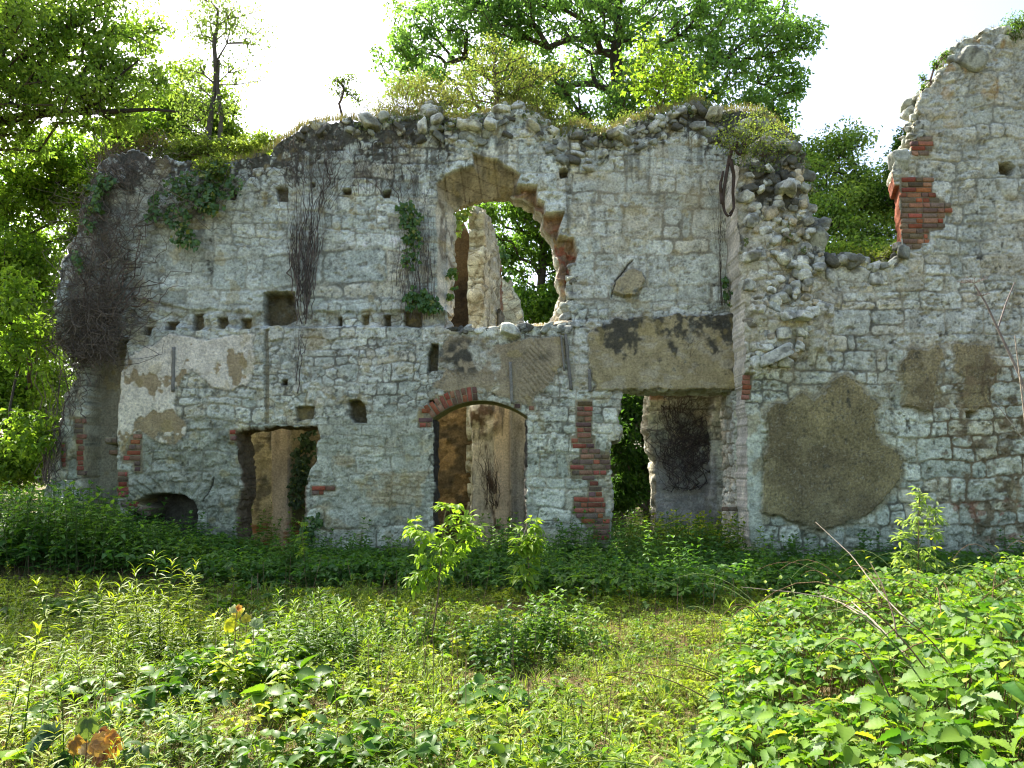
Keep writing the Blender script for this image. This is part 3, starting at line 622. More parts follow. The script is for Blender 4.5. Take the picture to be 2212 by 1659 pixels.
# ================================================================ RIGHT WALL (nearer)
YR = 12.8
TOPR = [(1590, 400), (1592, 372), (1602, 340), (1625, 318), (1650, 305), (1690, 312), (1722, 322), (1732, 345), (1735, 480), (1752, 474), (1776, 480), (1780, 562), (1815, 558), (1850, 566), (1895, 574), (1920, 566), (1946, 560), (1948, 530)]+\
    K5([(1432, 1180), (1395, 1175), (1390, 1040), (1405, 1000), (1430, 965), (1500, 965), (1495, 930), (1520, 890), (1550, 858), (1520, 830), (1510, 780), (1560, 740), (1545, 690), (1560, 600), (1600, 560), (1640, 540), (1665, 480), (1720, 420), (1775, 370), (1790, 270), (1870, 240), (1920, 250), (1985, 190), (2070, 165), (2140, 200), (2212, 170)])+[(2300, 40), (2500, -20)]
OUTR = TOPR+[(2700, 1500), (1624, 1500), (1620, 1200), (1612, 900), (1603, 700), (1592, 520)]
RC1 = K6([(580, 650), (640, 615), (700, 598), (810, 540), (880, 572), (960, 490), (1010, 450), (1080, 415), (1160, 470), (1210, 550), (1300, 600), (1265, 680), (1265, 780), (1310, 860), (1400, 900), (1440, 960), (1440, 1040), (1400, 1100), (1330, 1180), (1280, 1260), (1200, 1310), (1060, 1350), (950, 1400), (820, 1370), (700, 1320), (555, 1290), (560, 1060), (592, 880)])
RC2 = K6([(1440, 330), (1480, 270), (1550, 240), (1600, 252), (1690, 240), (1692, 330), (1665, 420), (1660, 480), (1650, 570), (1630, 665), (1540, 640), (1455, 610), (1465, 480), (1420, 360)])
RC3 = K6([(1760, 228), (2000, 222), (1980, 280), (2050, 360), (2070, 400), (1985, 415), (1980, 560), (2000, 610), (1860, 665), (1828, 560), (1840, 440), (1770, 400)])
PIERB = K5([(1430, 1120), (1630, 1125), (1625, 1215), (1655, 1250), (1715, 1280), (1752, 1310), (1752, 1345), (1700, 1350), (1695, 1450), (1610, 1460), (1605, 1530), (1560, 1535), (1550, 1570), (1455, 1575), (1435, 1400)])
PIERB2 = K5([(1500, 900), (1560, 860), (1630, 865), (1640, 935), (1600, 985), (1500, 970)])
SMB = K6([(430, 418), (492, 418), (482, 570), (430, 575)])
rtu = np.array([p[0] for p in TOPR]); 
def paint_right(u, v, X, Z, s):
    w = 6*fbm(X*5, Z*5, 161, 4); w2 = 14*fbm(X*2, Z*2, 162, 3); n = fbm(X*5, Z*5, 193, 4)
    pier = sdpoly(u+w2, v+w2, [(1560, 200), (1740, 250), (1745, 560), (1810, 640), (1780, 760), (1700, 800), (1560, 840)])
    rub = np.where((pier > 0) | ((u > 1950) & (v < 300+.5*(u-1990)+w2) & (s < 50)) | ((v < 620) & (v > 540) & (u < 1960)), 1., 0.)
    h, C, j = masonry(X, Z, 211, rub, .2, big=1.25)
    h = h*np.where(pier > 0, 1.5, 1.3)
    h = h+sstep(-30, 30, pier)*(.10+.10*fbm(X*2, Z*2, 163, 3)); C = mixc(C, CREAM*.95, sstep(-10, 10, pier)*.35)
    C = mixc(C, GREY*.95, .35*sstep(1750, 1900, u)*sstep(700, 500, v))
    for k, poly in enumerate((RC1, RC2, RC3)):
        d = sdpoly(u+w*.9+3*fbm(X*16, Z*16, 176, 3), v+w*.9+3*fbm(X*16, Z*16, 177, 3), poly); m = sstep(-1.5, 1.5, d)
        g = fbm(X*60, Z*60, 170+k, 2); cc = np.array((.265, .215, .11))*(1+.28*g+.4*fbm(X*1.6, Z*1.6, 171, 4))[..., None]; cc = mixc(cc, DARK*1.5, sstep(.4, .7, fbm(X*33, Z*33, 174, 3))*.6); cc = mixc(cc, (.13, .10, .06), sstep(0, .5, fbm(X*1.2+3, Z*1.2, 175, 4))*.5)
        cc = mixc(cc, (.30, .27, .2), sstep(.55, .75, fbm(X*45, Z*45, 172, 2))*.7)
        h = h*(1-m)+m*(np.maximum(h*.08, 0)+(.06, .04, .03)[k]+.002*g+.010*fbm(X*3, Z*3, 173, 4)); C = mixc(C, cc, m)
        C = mixc(C, MORT*1.15, sstep(-14, -4, d+9*fbm(X*7, Z*7, 178, 4))*(1-m)*.75); C = mixc(C, MORT*.35, sstep(3, .3, np.abs(d+2))*.5*(1-m))
    # brown dirty mortar lower right
    br = sstep(.05, .45, .75*blob(u, v, 2130, 950, 150, 200, .4)+.5*blob(u, v, 2170, 1100, 100, 90)+.3*fbm(X*3, Z*3, 180, 4)-.3)
    C = mixc(C, np.array((.17, .125, .07))*(1+.4*n)[..., None], br*np.clip(j+sstep(.1, .5, fbm(X*6, Z*6, 181, 4)), 0, 1)*.9)
    C = mixc(C, (.28, .10, .06), br*sstep(.35, .5, fbm(X*6, Z*9, 182, 3))*sstep(1060, 1100, v)*.6)
    # smooth edge strip of the corner
    m = sstep(1650, 1640, u+w*.4)*sstep(880, 900, v); h = h*(1-.7*m)+.03*m; C = mixc(C, LIGHT*.9*(1+.2*n)[..., None], m*.7); C = mixc(C, OCHRE, m*sstep(.1, .3, fbm(X*4, Z*3, 184, 3))*.6)
    for poly, dp in ((K5([(2050, 1035), (2110, 1015), (2150, 1050), (2140, 1100), (2060, 1095)]), .25), (K6([(1845, 650), (1885, 650), (1885, 690), (1845, 690)]), .08)):
        m = sstep(-1.2, 1.2, sdpoly(u+w*.4, v+w*.4, poly)); h = h*(1-m)-dp*m; C = mixc(C, (.14, .12, .06), m*.9)
    for poly in (PIERB, PIERB2, SMB):
        m = sstep(-4, 0, sdpoly(u, v, poly)); h = h*(1-m)+.004*m; C = mixc(C, MORT*.6, m)
    a = fbm(X*2.6, Z*2.0, 200, 5); b = fbm(X*11, Z*8, 201, 5)
    k = .62*blob(u, v, 1660, 370, 75, 60, .5)+.5*blob(u, v, 1680, 420, 50, 45)+.3*blob(u, v, 1715, 480, 30, 90, .6)+.45*blob(u, v, 1650, 770, 70, 22, .6)+.25*sstep(30, 0, s)*(v < 600)+.1
    c3 = fbm(X*24, Z*20, 207, 3, .7); dk = sstep(.45, .85, k+.3*a+.5*b+.3*c3); C = mixc(C, DARK*(1.1+.6*b)[..., None], dk*.9)
    dots = sstep(.6, .8, fbm(X*34, Z*34, 203, 2)); C = mixc(C, DARK*2, dots*.3)
    C = mixc(C, (.40, .24, .07), sstep(.45, .7, fbm(X*4, Z*4, 205, 3))*sstep(350, 150, v)*.6)
    C = mixc(C, (.42, .36, .2), sstep(.5, .7, fbm(X*3, Z*3, 206, 3))*.3)
    C = C*(1-sstep(700, 950, v)[..., None]*np.array((.04, .0, .12))); C = mixc(C, (.11, .12, .06), sstep(1080, 1200, v+40*a)*.4)  # lower stones lose blue in the colour to balance skylight
    return h, C
rw = empty('ruined_wall', None, 'nearer stone wall on the right rising to a broken peak, with brown roughcast patches', 'wall')
def reveal_r(u, v):
    c = np.zeros((len(u), 3)); a = np.ones(len(u)); m = (u < 1660) & (v > 330); c[m] = (.64, .59, .47); a[m] = .06; m = (u > 1925) & (u < 1975) & (v > 372) & (v < 560); c[m] = (.28, .10, .055); a[m] = .2; return c, a  # lit look of the left return is put into its pale colour
def bshift(u, v):
    m = (u > 1880) & (v < 575); return np.where(m, .26, 0.), 0*u
grid_wall('stonework', YR, 3.35, 9.6, -.35, 9.3, .0155, OUTR, [], paint_right, .72, M_STONE, rw, warp=6, reveal=reveal_r, backshift=bshift)
bb = Buf(); brick_buf(bb, YR, [PIERB], 31, dirty=.6); tag(bb.build('brick_jamb', M_BRICK, rw), 'broken red brick jamb with ragged right edge')
bb = Buf(); brick_buf(bb, YR, [PIERB2], 30, dirty=.6); bb.build('brick_patch', M_BRICK, rw)
bb = Buf(); brick_buf(bb, YR, [SMB], 32, dirty=.1); bb.build('brick_patch', M_BRICK, rw)
rb = Buf(); rg = np.random.default_rng(44)
rocks_along(rb, YR, TOPR[3:18], 120, 45, dy=(-.08, .6)); rocks_along(rb, YR, TOPR[26:], 120, 46, (.04, .10), .02, (.02, .6), dark=.05)
for k in range(230):
    u = rg.uniform(1598, 1770); v = rg.uniform(340, 800)
    if sdpoly(np.array([u]), np.array([v]), [(1600, 330), (1728, 330), (1735, 480), (1775, 490), (1790, 640), (1740, 740), (1690, 790), (1615, 800)])[0] < 2: continue
    p = P(u, v, YR); sz = rg.uniform(.035, .10); c = (LIGHT if rg.random() < .75 else CREAM)*rg.uniform(.7, 1.1)
    if (v < 450 and rg.random() < .5): c = DARK*rg.uniform(2, 5)
    rock(rb, rg, (p[0], YR-rg.uniform(.10, .16), p[2]), (sz*rg.uniform(.9, 1.3), sz, sz*rg.uniform(.7, 1)), c)
for (u, v, sx, sz, dyy) in ((1692, 415, .17, .14, -.28), (1765, 512, .19, .25, .1), (1800, 592, .2, .2, .05), (1845, 590, .25, .2, .1), (1900, 600, .2, .17, .1), (1665, 772, .32, .12, -.22), (1690, 690, .11, .11, -.3), (1725, 688, .15, .1, -.3), (1947, 345, .16, .2, .1), (2090, 130, .25, .2, 0), (1605, 430, .12, .1, -.1), (1618, 480, .14, .12, -.12), (1620, 560, .17, .1, -.15), (1610, 620, .12, .12, -.1)):
    p = P(u, v, YR); rock(rb, rg, (p[0], YR+dyy, p[2]), (sx*.85, .2, sz*.85), (LIGHT if v > 560 or u < 1700 else GREY)*rg.uniform(.75, 1.0), low=False)
rb.build('rubble_crest', M_STONE, rw)
# ================================================================ INNER WALLS seen through the openings
def inner(name, label, Y, poly, seed, base, th=.5, rubv=0., ext=None, step=.026, coarse=.2, warp=6, extra=None):
    pp = np.array([P(a, b, Y) for a, b in poly]); e = empty(name, None, label, 'wall')
    def paint(u, v, X, Z, s):
        h, C, j = masonry(X, Z, seed, np.full(u.shape, rubv), coarse)
        C = C*np.asarray(base); n = fbm(X*3, Z*3, seed+3, 4); C = C*(1+.2*n)[..., None]
        if extra: h, C = extra(u, v, X, Z, h, C, n)
        return h, C
    lo = pp.min(0); hi = pp.max(0)
    grid_wall('stonework', Y, lo[0]-.1, hi[0]+.1, max(lo[2], -.4), hi[2]+.1, step, poly, [], paint, th, M_STONE, e, warp=warp)
    return e
def ex_left(u, v, X, Z, h, C, n):
    C = mixc(C, np.array((.46, .40, .26))*(1+.4*n)[..., None], .6+0*u)
    m = sstep(588, 590, u)*sstep(628, 626, u); h = h*(1-m*.85)+m*.10; C = mixc(C, np.array((.46, .38, .27))*(1+.3*fbm(X*9, Z*1.2, 5, 3))[..., None], m)
    C = mixc(C, (.42, .28, .08), m*sstep(.1, .4, fbm(X*3, Z*1.2, 8, 3))*.5)
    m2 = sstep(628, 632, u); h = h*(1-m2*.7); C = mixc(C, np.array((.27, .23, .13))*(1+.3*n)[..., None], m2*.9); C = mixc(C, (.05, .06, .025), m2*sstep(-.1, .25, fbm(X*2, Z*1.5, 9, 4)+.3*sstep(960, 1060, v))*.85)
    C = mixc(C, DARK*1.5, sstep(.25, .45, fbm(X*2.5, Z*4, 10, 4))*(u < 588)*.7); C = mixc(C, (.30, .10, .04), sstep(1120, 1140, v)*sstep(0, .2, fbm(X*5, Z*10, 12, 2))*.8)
    return h, C
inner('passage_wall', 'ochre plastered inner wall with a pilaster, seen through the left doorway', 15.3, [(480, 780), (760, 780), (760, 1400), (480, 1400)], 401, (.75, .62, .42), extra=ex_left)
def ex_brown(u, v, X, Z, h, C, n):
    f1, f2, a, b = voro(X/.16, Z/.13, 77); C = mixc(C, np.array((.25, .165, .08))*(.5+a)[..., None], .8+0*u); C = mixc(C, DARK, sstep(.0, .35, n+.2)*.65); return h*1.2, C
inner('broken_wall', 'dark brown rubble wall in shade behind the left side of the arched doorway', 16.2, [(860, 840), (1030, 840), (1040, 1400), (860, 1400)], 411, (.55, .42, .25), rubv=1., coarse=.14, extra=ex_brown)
def ex_post(u, v, X, Z, h, C, n):
    g = fbm(X*16, Z*2.2, 31, 4)
    C = mixc(C, np.array((.60, .55, .45))*(1+.35*g)[..., None], .8+0*u); h = h*.4+.02*g
    m = sstep(1066, 1069, u)*sstep(1103, 1101, u); h = h*(1-m)+m*.09; C = mixc(C, np.array((.58, .48, .34))*(1+.2*fbm(X*3, Z*.7, 6, 3))[..., None], m)
    m2 = sstep(1103, 1106, u); h = h-.05*m2; C = mixc(C, np.array((.37, .355, .31))*(1+.35*g)[..., None], m2*.8)
    m3 = sstep(14, 2, np.abs(u-(1048+(v-930)*.13+6*n)))*sstep(900, 960, v); C = mixc(C, (.09, .06, .04), m3*sstep(-.1, .3, fbm(X*14, Z*4, 33, 3)))
    m4 = blob(u, v, 1040, 905, 40, 38, .3); C = mixc(C, (.13, .09, .06), m4*sstep(-.4, .2, fbm(X*7, Z*7, 34, 3))); h = h+m4*.12*(1+n)
    C = mixc(C, DARK*1.5, sstep(.45, .6, g)*.7)
    return h, C
inner('plastered_pier', 'pale flaking plastered pier standing behind the arched doorway', 15.4, [(1018, 840), (1300, 840), (1300, 1400), (1022, 1400), (1018, 1100), (1024, 1000), (1020, 900)], 421, (.9, .85, .75), th=.9, warp=3, extra=ex_post)
def ex_net(u, v, X, Z, h, C, n):
    C = mixc(C, np.array((.33, .31, .28))*(1+.25*fbm(X*4, Z*1.5, 41, 4))[..., None], sstep(960, 1000, v)*sstep(1545, 1535, u)*.7)
    m = sstep(1524, 1530, u+8*n); h = h+.28*m
    C = mixc(C, (.28, .10, .06), sstep(870, 860, v)*sstep(1450, 1440, u)*sstep(-.1, .2, fbm(X*5, Z*9, 44, 3))*.6)
    return h, C
inner('broken_wall', 'grey stone inner wall netted with dead ivy, behind the right doorway', 14.9, [(1405, 810), (1700, 800), (1700, 1400), (1420, 1400), (1419, 1200), (1416, 985), (1408, 965), (1404, 940), (1396, 920), (1400, 890), (1402, 860)], 431, (.95, .93, .88), th=.55, warp=5, extra=ex_net)
# upper floor: dark chimney wall, then a ragged cross wall running back with an empty window frame
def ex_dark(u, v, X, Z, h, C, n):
    C = mixc(C, mixc(np.tile((.10, .066, .034), u.shape+(1,)), (.012, .009, .007), sstep(560, 640, v+14*n)), .92+0*u); return h*.8, C  # the wall's shade painted into its colour, deepest toward the bottom
inner('chimney_wall', 'brown wall with painted shade at the left of the view through the upper window', 16.6, [(930, 470), (950, 468), (975, 478), (1000, 480), (1012, 500), (1030, 560), (1030, 1300), (900, 1300), (900, 470)], 441, (.6, .42, .25), extra=ex_dark, warp=4)
xw = empty('cross_wall', None, 'pale ragged cross wall running back behind the upper window hole, with a timber frame', 'wall')
A0 = P(1046, 600, 16.2); A1 = P(1085, 600, 19.6); dv = np.array((A1[0]-A0[0], A1[1]-A0[1])); LN = np.hypot(*dv); dv = dv/LN
def xf(V):
    # local x along the wall, local y depth behind the face, to world
    x = V[:, 0]; y = V[:, 1]-50; return np.stack([A0[0]+dv[0]*x-dv[1]*y, A0[1]+dv[1]*x+dv[0]*y, V[:, 2]], 1)
def p_x(u, v, X, Z, s):
    h, C, j = masonry(X, Z, 451, np.ones(u.shape), .2); n = fbm(X*3, Z*3, 452, 4)
    C = mixc(C, (.56, .49, .37), .55+0*u)*(1+.2*n)[..., None]; C = mixc(C, MORT*.5, sstep(.2, .5, fbm(X*5, Z*3, 453, 4))*.7)
    C = mixc(C, (.26, .11, .06), sstep(2.75, 2.85, X+.05*n)*sstep(3.4, 3.3, X)*.8)
    return h*1.3, C
zt = [P(1046, 458, 16.2)[2], P(1060, 470, 17)[2], P(1072, 510, 18)[2], P(1080, 560, 19)[2], P(1088, 600, 19.6)[2]]
xo = [(0, zt[0]), (.5, zt[0]+.1), (.9, zt[1]), (1.8, zt[2]), (2.8, zt[3]), (LN, zt[4]), (LN, -.3), (.1, -.3), (-.1, 3.5), (.12, 3.9), (-.05, 4.3), (.2, 4.7), (-.12, 5.1), (.12, 5.5), (.0, 5.9), (.2, 6.3)]
xo = [(a*100, b*100) for a, b in xo]
grid_wall('stonework', 50, -.4, LN+.3, -.3, 7.2, .03, xo, [([(210, 430), (275, 430), (275, 520), (210, 520)], 1)], p_x, .34, M_STONE, xw, warp=10, uvf=lambda X, Z: (X*100, Z*100), xform=xf, reveal=lambda a, b: (np.zeros((len(a), 3)), np.ones(len(a))*2.2))
fb = Buf()
for x in (2.1, 2.42, 2.75):
    segs(fb, xf(np.array([[x, 49.93, 4.25]])), xf(np.array([[x, 49.93, 5.25]])), .045, .045, 4, (.20, .19, .165))
for z in (4.28, 5.22): segs(fb, xf(np.array([[2.02, 49.92, z]])), xf(np.array([[2.83, 49.92, z]])), .05, .05, 4, (.20, .19, .165))
fb.build('window_frame', M_WOOD, xw)
inner('gable_wall', 'small pale gable wall remnant seen farthest back through the upper window', 21.5, [(1080, 600), (1098, 598), (1108, 625), (1122, 650), (1128, 690), (1132, 1150), (1060, 1150), (1060, 600)], 461, (1, .97, .9), rubv=1., warp=3)
#PART3
# ================================================================ TREES
def tree(name, label, trunk, blobs, clumps, per, leaf=(.10, .075), cols=((.07, .14, .02), (.13, .21, .03)), seed=1, r0=.16, group=None, csize=.42, cat='tree', mat=None, droop=.25, bark=(.075, .065, .05), flat=.62, twig=.006, shell=.0, leafn=False, up=.7):
    "trunk: list of world points; blobs: (u, v, ru, rv, Y[, weight]) ellipsoids read off the photograph, at their own depth Y"
    rng = np.random.default_rng(seed)
    e = empty(name, None, label, cat, group)
    nodes = []; par = []
    tp = np.array(trunk, float)
    for a, b in zip(tp[:-1], tp[1:]):
        n = max(2, int(np.linalg.norm(b-a)/.35))
        for k in range(n): nodes.append(a+(b-a)*k/n+rng.normal(0, .02, 3)); par.append(len(nodes)-2)
    nodes.append(tp[-1]); par.append(len(nodes)-2); nt = len(nodes)
    T = []; W = np.array([b[2]*b[3]*(b[5] if len(b) > 5 else 1) for b in blobs]); W = W/W.sum()
    for b, w in zip(blobs, W):
        c = P(b[0], b[1], b[4]); sc = b[4]/F; rx = b[2]*sc; rz = b[3]*sc; ry = (rx+rz)/2*.8
        n = max(1, int(round(clumps*w)))
        d = rnd_dir(rng, n)*(shell+(1-shell)*rng.random(n)**.45)[:, None]
        T.append(c+d*np.array([rx, ry, rz]))
    T = np.concatenate(T); top = tp[-1]; T = T[T[:, 2] > .25]
    A = np.array(nodes)
    T = T[np.argsort(np.min(np.linalg.norm(T[:, None]-A[None, ::2], axis=2), 1))]
    par = list(par); cap = nt+len(T)*6; NN = np.zeros((cap, 3)); NN[:nt] = A; cnt = nt; tips = []
    dep = np.zeros(cap); dep[:nt] = np.arange(nt)*.0
    for t in T:
        dd = np.linalg.norm(NN[:cnt]-t, axis=1)*(1+.0)+.25*dep[:cnt]+np.maximum(NN[:cnt, 2]-t[2]+.1, 0)*.8
        i = int(np.argmin(dd)); s = NN[i]; L = np.linalg.norm(t-s); m = int(np.clip(L/.4, 1, 5)); p = i
        off = rng.normal(0, .10*L, 3); off[2] = abs(off[2])*.6
        for k in range(1, m+1):
            q = k/m; NN[cnt] = s+(t-s)*q+off*math.sin(q*math.pi)+rng.normal(0, .015, 3); par.append(p); dep[cnt] = dep[p]+L/m; p = cnt; cnt += 1
        tips.append(p)
    NN = NN[:cnt]; par = np.array(par); w = np.zeros(cnt); w[tips] = 1
    for i in range(cnt-1, 0, -1):
        if par[i] >= 0: w[par[i]] += w[i]
    rad = np.maximum(r0*(w/max(w[0], 1))**.48, twig)
    base_taper = np.ones(cnt)
    bt = Buf(); bb = Buf(); i = np.arange(1, cnt); pp = par[i]
    istr = i < nt
    for sel, B, sd in ((istr, bt, 10), (~istr & (rad[i] > .03), bb, 7), (~istr & (rad[i] <= .03), bb, 4)):
        ii = i[sel]
        if len(ii): 
            pr = np.where(par[ii] < nt, np.minimum(rad[par[ii]], rad[ii]*1.5), rad[par[ii]]) if B is bb else rad[par[ii]]
            segs(B, NN[par[ii]], NN[ii]+(NN[ii]-NN[par[ii]])*.06, pr, rad[ii], sd, bark)
    bt.build('trunk', M_BARK, e, smooth=True); bb.build('branch', M_BARK, e, smooth=True)
    # leaves
    n = len(T)*per; c = np.repeat(T, per, 0); d = rnd_dir(rng, n)*(rng.random(n)**.4)[:, None]
    sz = csize*np.repeat(rng.uniform(.55, 1.25, len(T)), per)
    Pp = c+d*sz[:, None]*np.array([1, 1, flat]); k = rng.random(n) < .12; Pp[k] += rnd_dir(rng, int(k.sum()))*csize*.6
    D = unit(rnd_dir(rng, n)+d*.6+np.array([0, 0, -.35])); N = unit(rnd_dir(rng, n)*(1-up)+np.array([0, 0, 1.])*up)
    mixv = np.clip(np.repeat(rng.random(len(T)), per)*.6+rng.random(n)*.55-.05, 0, 1)
    C = np.array(cols[0])*(1-mixv[:, None])+np.array(cols[1])*mixv[:, None]; C = C*rng.uniform(.75, 1.2, (n, 1))
    L = leaf[0]*rng.uniform(.6, 1.25, n); Wd = leaf[1]*rng.uniform(.6, 1.2, n)
    B = Buf()
    if leafn: leafN(B, Pp, D, N, L, Wd, C, T_OVATE)
    else: leaves2(B, Pp, D, N, L, Wd, C, droop=droop)
    B.build('crown', mat or M_LEAF, e)
    return e
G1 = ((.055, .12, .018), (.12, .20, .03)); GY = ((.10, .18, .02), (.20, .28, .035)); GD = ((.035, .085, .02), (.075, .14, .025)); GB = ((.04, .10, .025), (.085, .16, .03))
def pw(u, v, Y): return tuple(P(u, v, Y))
def gp(u, Y, dz=0): x = (u-1106)/F*Y; return (x, Y, float(gz(x, Y))-.1+dz)
# big maple behind the facade
tree('maple_tree', 'large spreading maple behind the middle of the wall, its crown filling the top centre', [gp(1330, 21), pw(1335, 700, 21), pw(1345, 350, 21), pw(1330, 120, 21), pw(1340, -80, 21)],
     [(1300, 60, 300, 150, 21), (1000, 90, 170, 100, 20.5), (880, 130, 80, 60, 20.5), (880, 60, 60, 60, 20.5), (1120, 20, 230, 100, 20.5), (1560, 90, 160, 120, 20), (1680, 110, 90, 70, 20), (1740, 90, 50, 45, 20), (1640, 30, 110, 60, 20.5), (1470, 180, 200, 70, 19.5), (1150, 180, 160, 60, 19.5), (1690, 190, 60, 60, 20), (1700, 260, 30, 25, 20), (1300, -90, 420, 90, 21), (920, 200, 80, 60, 19.5), (980, -20, 140, 60, 21), (1280, 230, 220, 60, 20), (1560, 240, 140, 50, 19.5), (1060, 250, 120, 40, 20), (1680, 240, 50, 60, 20)],
     980, 42, leaf=(.12, .095), cols=((.10, .21, .06), (.20, .33, .10)), seed=3, r0=.24, csize=.33)  # leaf colours paled to stand in for haze
tree('maple_tree', 'tree crown seen through the upper window hole and above it, with curving bare limbs', [gp(1150, 25), pw(1160, 700, 25), pw(1180, 500, 25), pw(1200, 330, 25)],
     [(1130, 450, 80, 60, 24), (1180, 520, 70, 80, 25), (1090, 540, 50, 50, 24.5), (1180, 660, 80, 50, 24, 1.6), (1240, 600, 60, 80, 25), (1040, 470, 40, 40, 23.5), (1110, 640, 50, 60, 25), (1220, 420, 60, 60, 24), (1130, 800, 120, 100, 25)], 560, 46, leaf=(.13, .10), cols=((.08, .17, .035), (.14, .24, .04)), seed=5, r0=.2, csize=.42)
tree('hawthorn_tree', 'green tree between the broken pier and the right wall, brightest at its foot', [gp(1840, 18), pw(1845, 700, 18), pw(1840, 500, 18), pw(1835, 380, 18)],
     [(1800, 330, 60, 50, 18), (1830, 300, 50, 36, 18), (1760, 400, 50, 70, 17.5), (1870, 420, 70, 70, 17.5), (1800, 480, 80, 80, 17, 1.2), (1900, 520, 60, 60, 17, 1.2), (1840, 560, 90, 50, 16.5, 1.2), (1740, 330, 30, 40, 18), (1920, 450, 50, 60, 18), (1780, 560, 60, 50, 16), (1900, 560, 70, 40, 16), (1840, 400, 100, 60, 18)], 480, 50, leaf=(.085, .06), cols=((.09, .19, .045), (.25, .34, .08)), seed=7, r0=.13, csize=.34)
tree('ash_tree', 'thin upright sprig of green standing against the sky beside the right wall', [gp(1940, 17), pw(1942, 600, 17), pw(1940, 420, 17), pw(1942, 320, 17)],
     [(1938, 350, 18, 60, 17), (1955, 300, 14, 30, 17), (1925, 430, 22, 50, 17), (1950, 450, 20, 80, 17)], 46, 80, leaf=(.085, .05), cols=GD, seed=8, r0=.05, csize=.2)
# left trees
tree('oak_tree', 'tall leafy tree at the far left, its long branch reaching over toward the wall', [gp(-320, 15.5), pw(-300, 900, 15.5), pw(-280, 600, 15.5), pw(-180, 350, 15.5), pw(-60, 200, 15.5)],
     [(60, 120, 110, 130, 15), (180, 60, 130, 80, 15), (250, 160, 100, 90, 15), (130, 210, 130, 70, 14.5), (300, 60, 70, 60, 16), (30, 300, 80, 50, 15), (330, 180, 60, 60, 16), (-60, 0, 140, 120, 15), (200, -40, 200, 60, 15.5), (220, 270, 90, 40, 15), (20, 30, 90, 80, 13.5, .8), (-60, 220, 160, 120, 14.5, .9), (30, -120, 200, 90, 14.5, .6), (-190, 100, 150, 150, 14.8, 1.8)],  # crown lobes out of view at left added to shade the ground
     900, 42, leaf=(.095, .07), cols=((.14, .25, .05), (.28, .38, .08)), seed=11, r0=.22, csize=.28)
tree('oak_tree', 'dense bright green tree hanging beside the left end of the wall, down to the nettles', [gp(-80, 17.5), pw(-60, 800, 17.5), pw(-10, 500, 17.5), pw(40, 350, 17.5)],
     [(40, 430, 110, 80, 17), (20, 560, 90, 80, 16.5), (80, 620, 50, 70, 17), (30, 720, 90, 80, 16.5), (20, 860, 90, 90, 16, 1.2), (60, 960, 60, 70, 16.2), (130, 400, 80, 60, 17.5), (230, 340, 90, 60, 18), (330, 290, 90, 60, 18.5), (170, 500, 50, 60, 18), (-60, 650, 80, 200, 17), (90, 800, 40, 120, 18), (20, 1010, 90, 50, 15.8), (120, 330, 90, 60, 17), (200, 420, 60, 60, 17), (280, 300, 80, 50, 18), (40, 700, 60, 130, 12.9, .35), (70, 560, 60, 80, 18, 1.2), (90, 680, 50, 80, 18, 1.2), (90, 900, 50, 120, 18), (60, 930, 45, 60, 12.9, .4)],
     1150, 54, leaf=(.10, .075), cols=((.09, .19, .025), (.25, .36, .05)), seed=12, r0=.2, csize=.30)
tree('hazel_tree', 'yellow-green bushy tree behind the low left end of the wall top', [gp(420, 19), pw(420, 600, 19), pw(430, 350, 19)],
     [(420, 250, 90, 60, 19), (500, 290, 60, 40, 19), (350, 230, 70, 50, 19), (380, 160, 50, 50, 19.5, .6), (560, 320, 40, 25, 18.5), (450, 330, 120, 40, 18.5), (300, 260, 70, 60, 19), (470, 240, 50, 60, 19)], 230, 60, leaf=(.095, .065), cols=((.11, .19, .03), (.24, .32, .05)), seed=13, r0=.1, csize=.28)
a = P(458, 318, YM+.4); b = P(462, 100, YM+.4)
tree('sycamore_sapling', 'slender double-stemmed young tree growing on top of the wall at left', [a-np.array((0, 0, .35)), P(457, 240, YM+.4), P(463, 180, YM+.4), P(468, 95, YM+.4), P(470, 20, YM+.4)],
     [(440, 60, 55, 50, 13.9), (500, 50, 50, 50, 13.7), (470, 0, 60, 40, 13.8), (425, 150, 40, 40, 13.9), (505, 150, 30, 40, 13.8), (430, 220, 40, 40, 13.9), (490, 230, 30, 30, 13.8), (560, 60, 40, 60, 13.8, .4), (420, 260, 40, 30, 13.8), (545, 140, 30, 50, 13.8, .3)], 190, 14, leaf=(.075, .04), cols=((.14, .23, .07), (.26, .34, .10)), seed=14, r0=.05, csize=.24, bark=(.10, .09, .07), twig=.004)
st = Buf(); tube(st, [P(474, 312, YM+.42), P(478, 250, YM+.42), P(470, 190, YM+.42), P(472, 130, YM+.42)], [.045, .04, .035, .03], 8, (.10, .09, .07))
st.build('trunk', M_BARK, [o for o in bpy.data.objects if o.name == 'sycamore_sapling'][0], smooth=True)
lb = Buf(); tube(lb, [P(*q) for q in ((-120, 275, 14.9), (0, 262, 14.8), (60, 250, 14.8), (120, 243, 14.8), (180, 243, 14.8), (260, 240, 14.8), (330, 236, 14.9), (420, 246, 15))], np.linspace(.11, .02, 8), 8, (.045, .04, .032)); tube(lb, [P(*q) for q in ((-60, 195, 14.7), (20, 222, 14.7), (70, 243, 14.75), (110, 246, 14.8))], np.linspace(.06, .035, 4), 7, (.045, .04, .032)); tube(lb, [P(*q) for q in ((170, 243, 14.8), (225, 212, 14.7), (250, 170, 14.7), (300, 130, 14.7))], np.linspace(.05, .015, 4), 7, (.045, .04, .032))
lb.build('branch', M_BARK, [o for o in bpy.data.objects if o.name == 'oak_tree'][0], smooth=True)
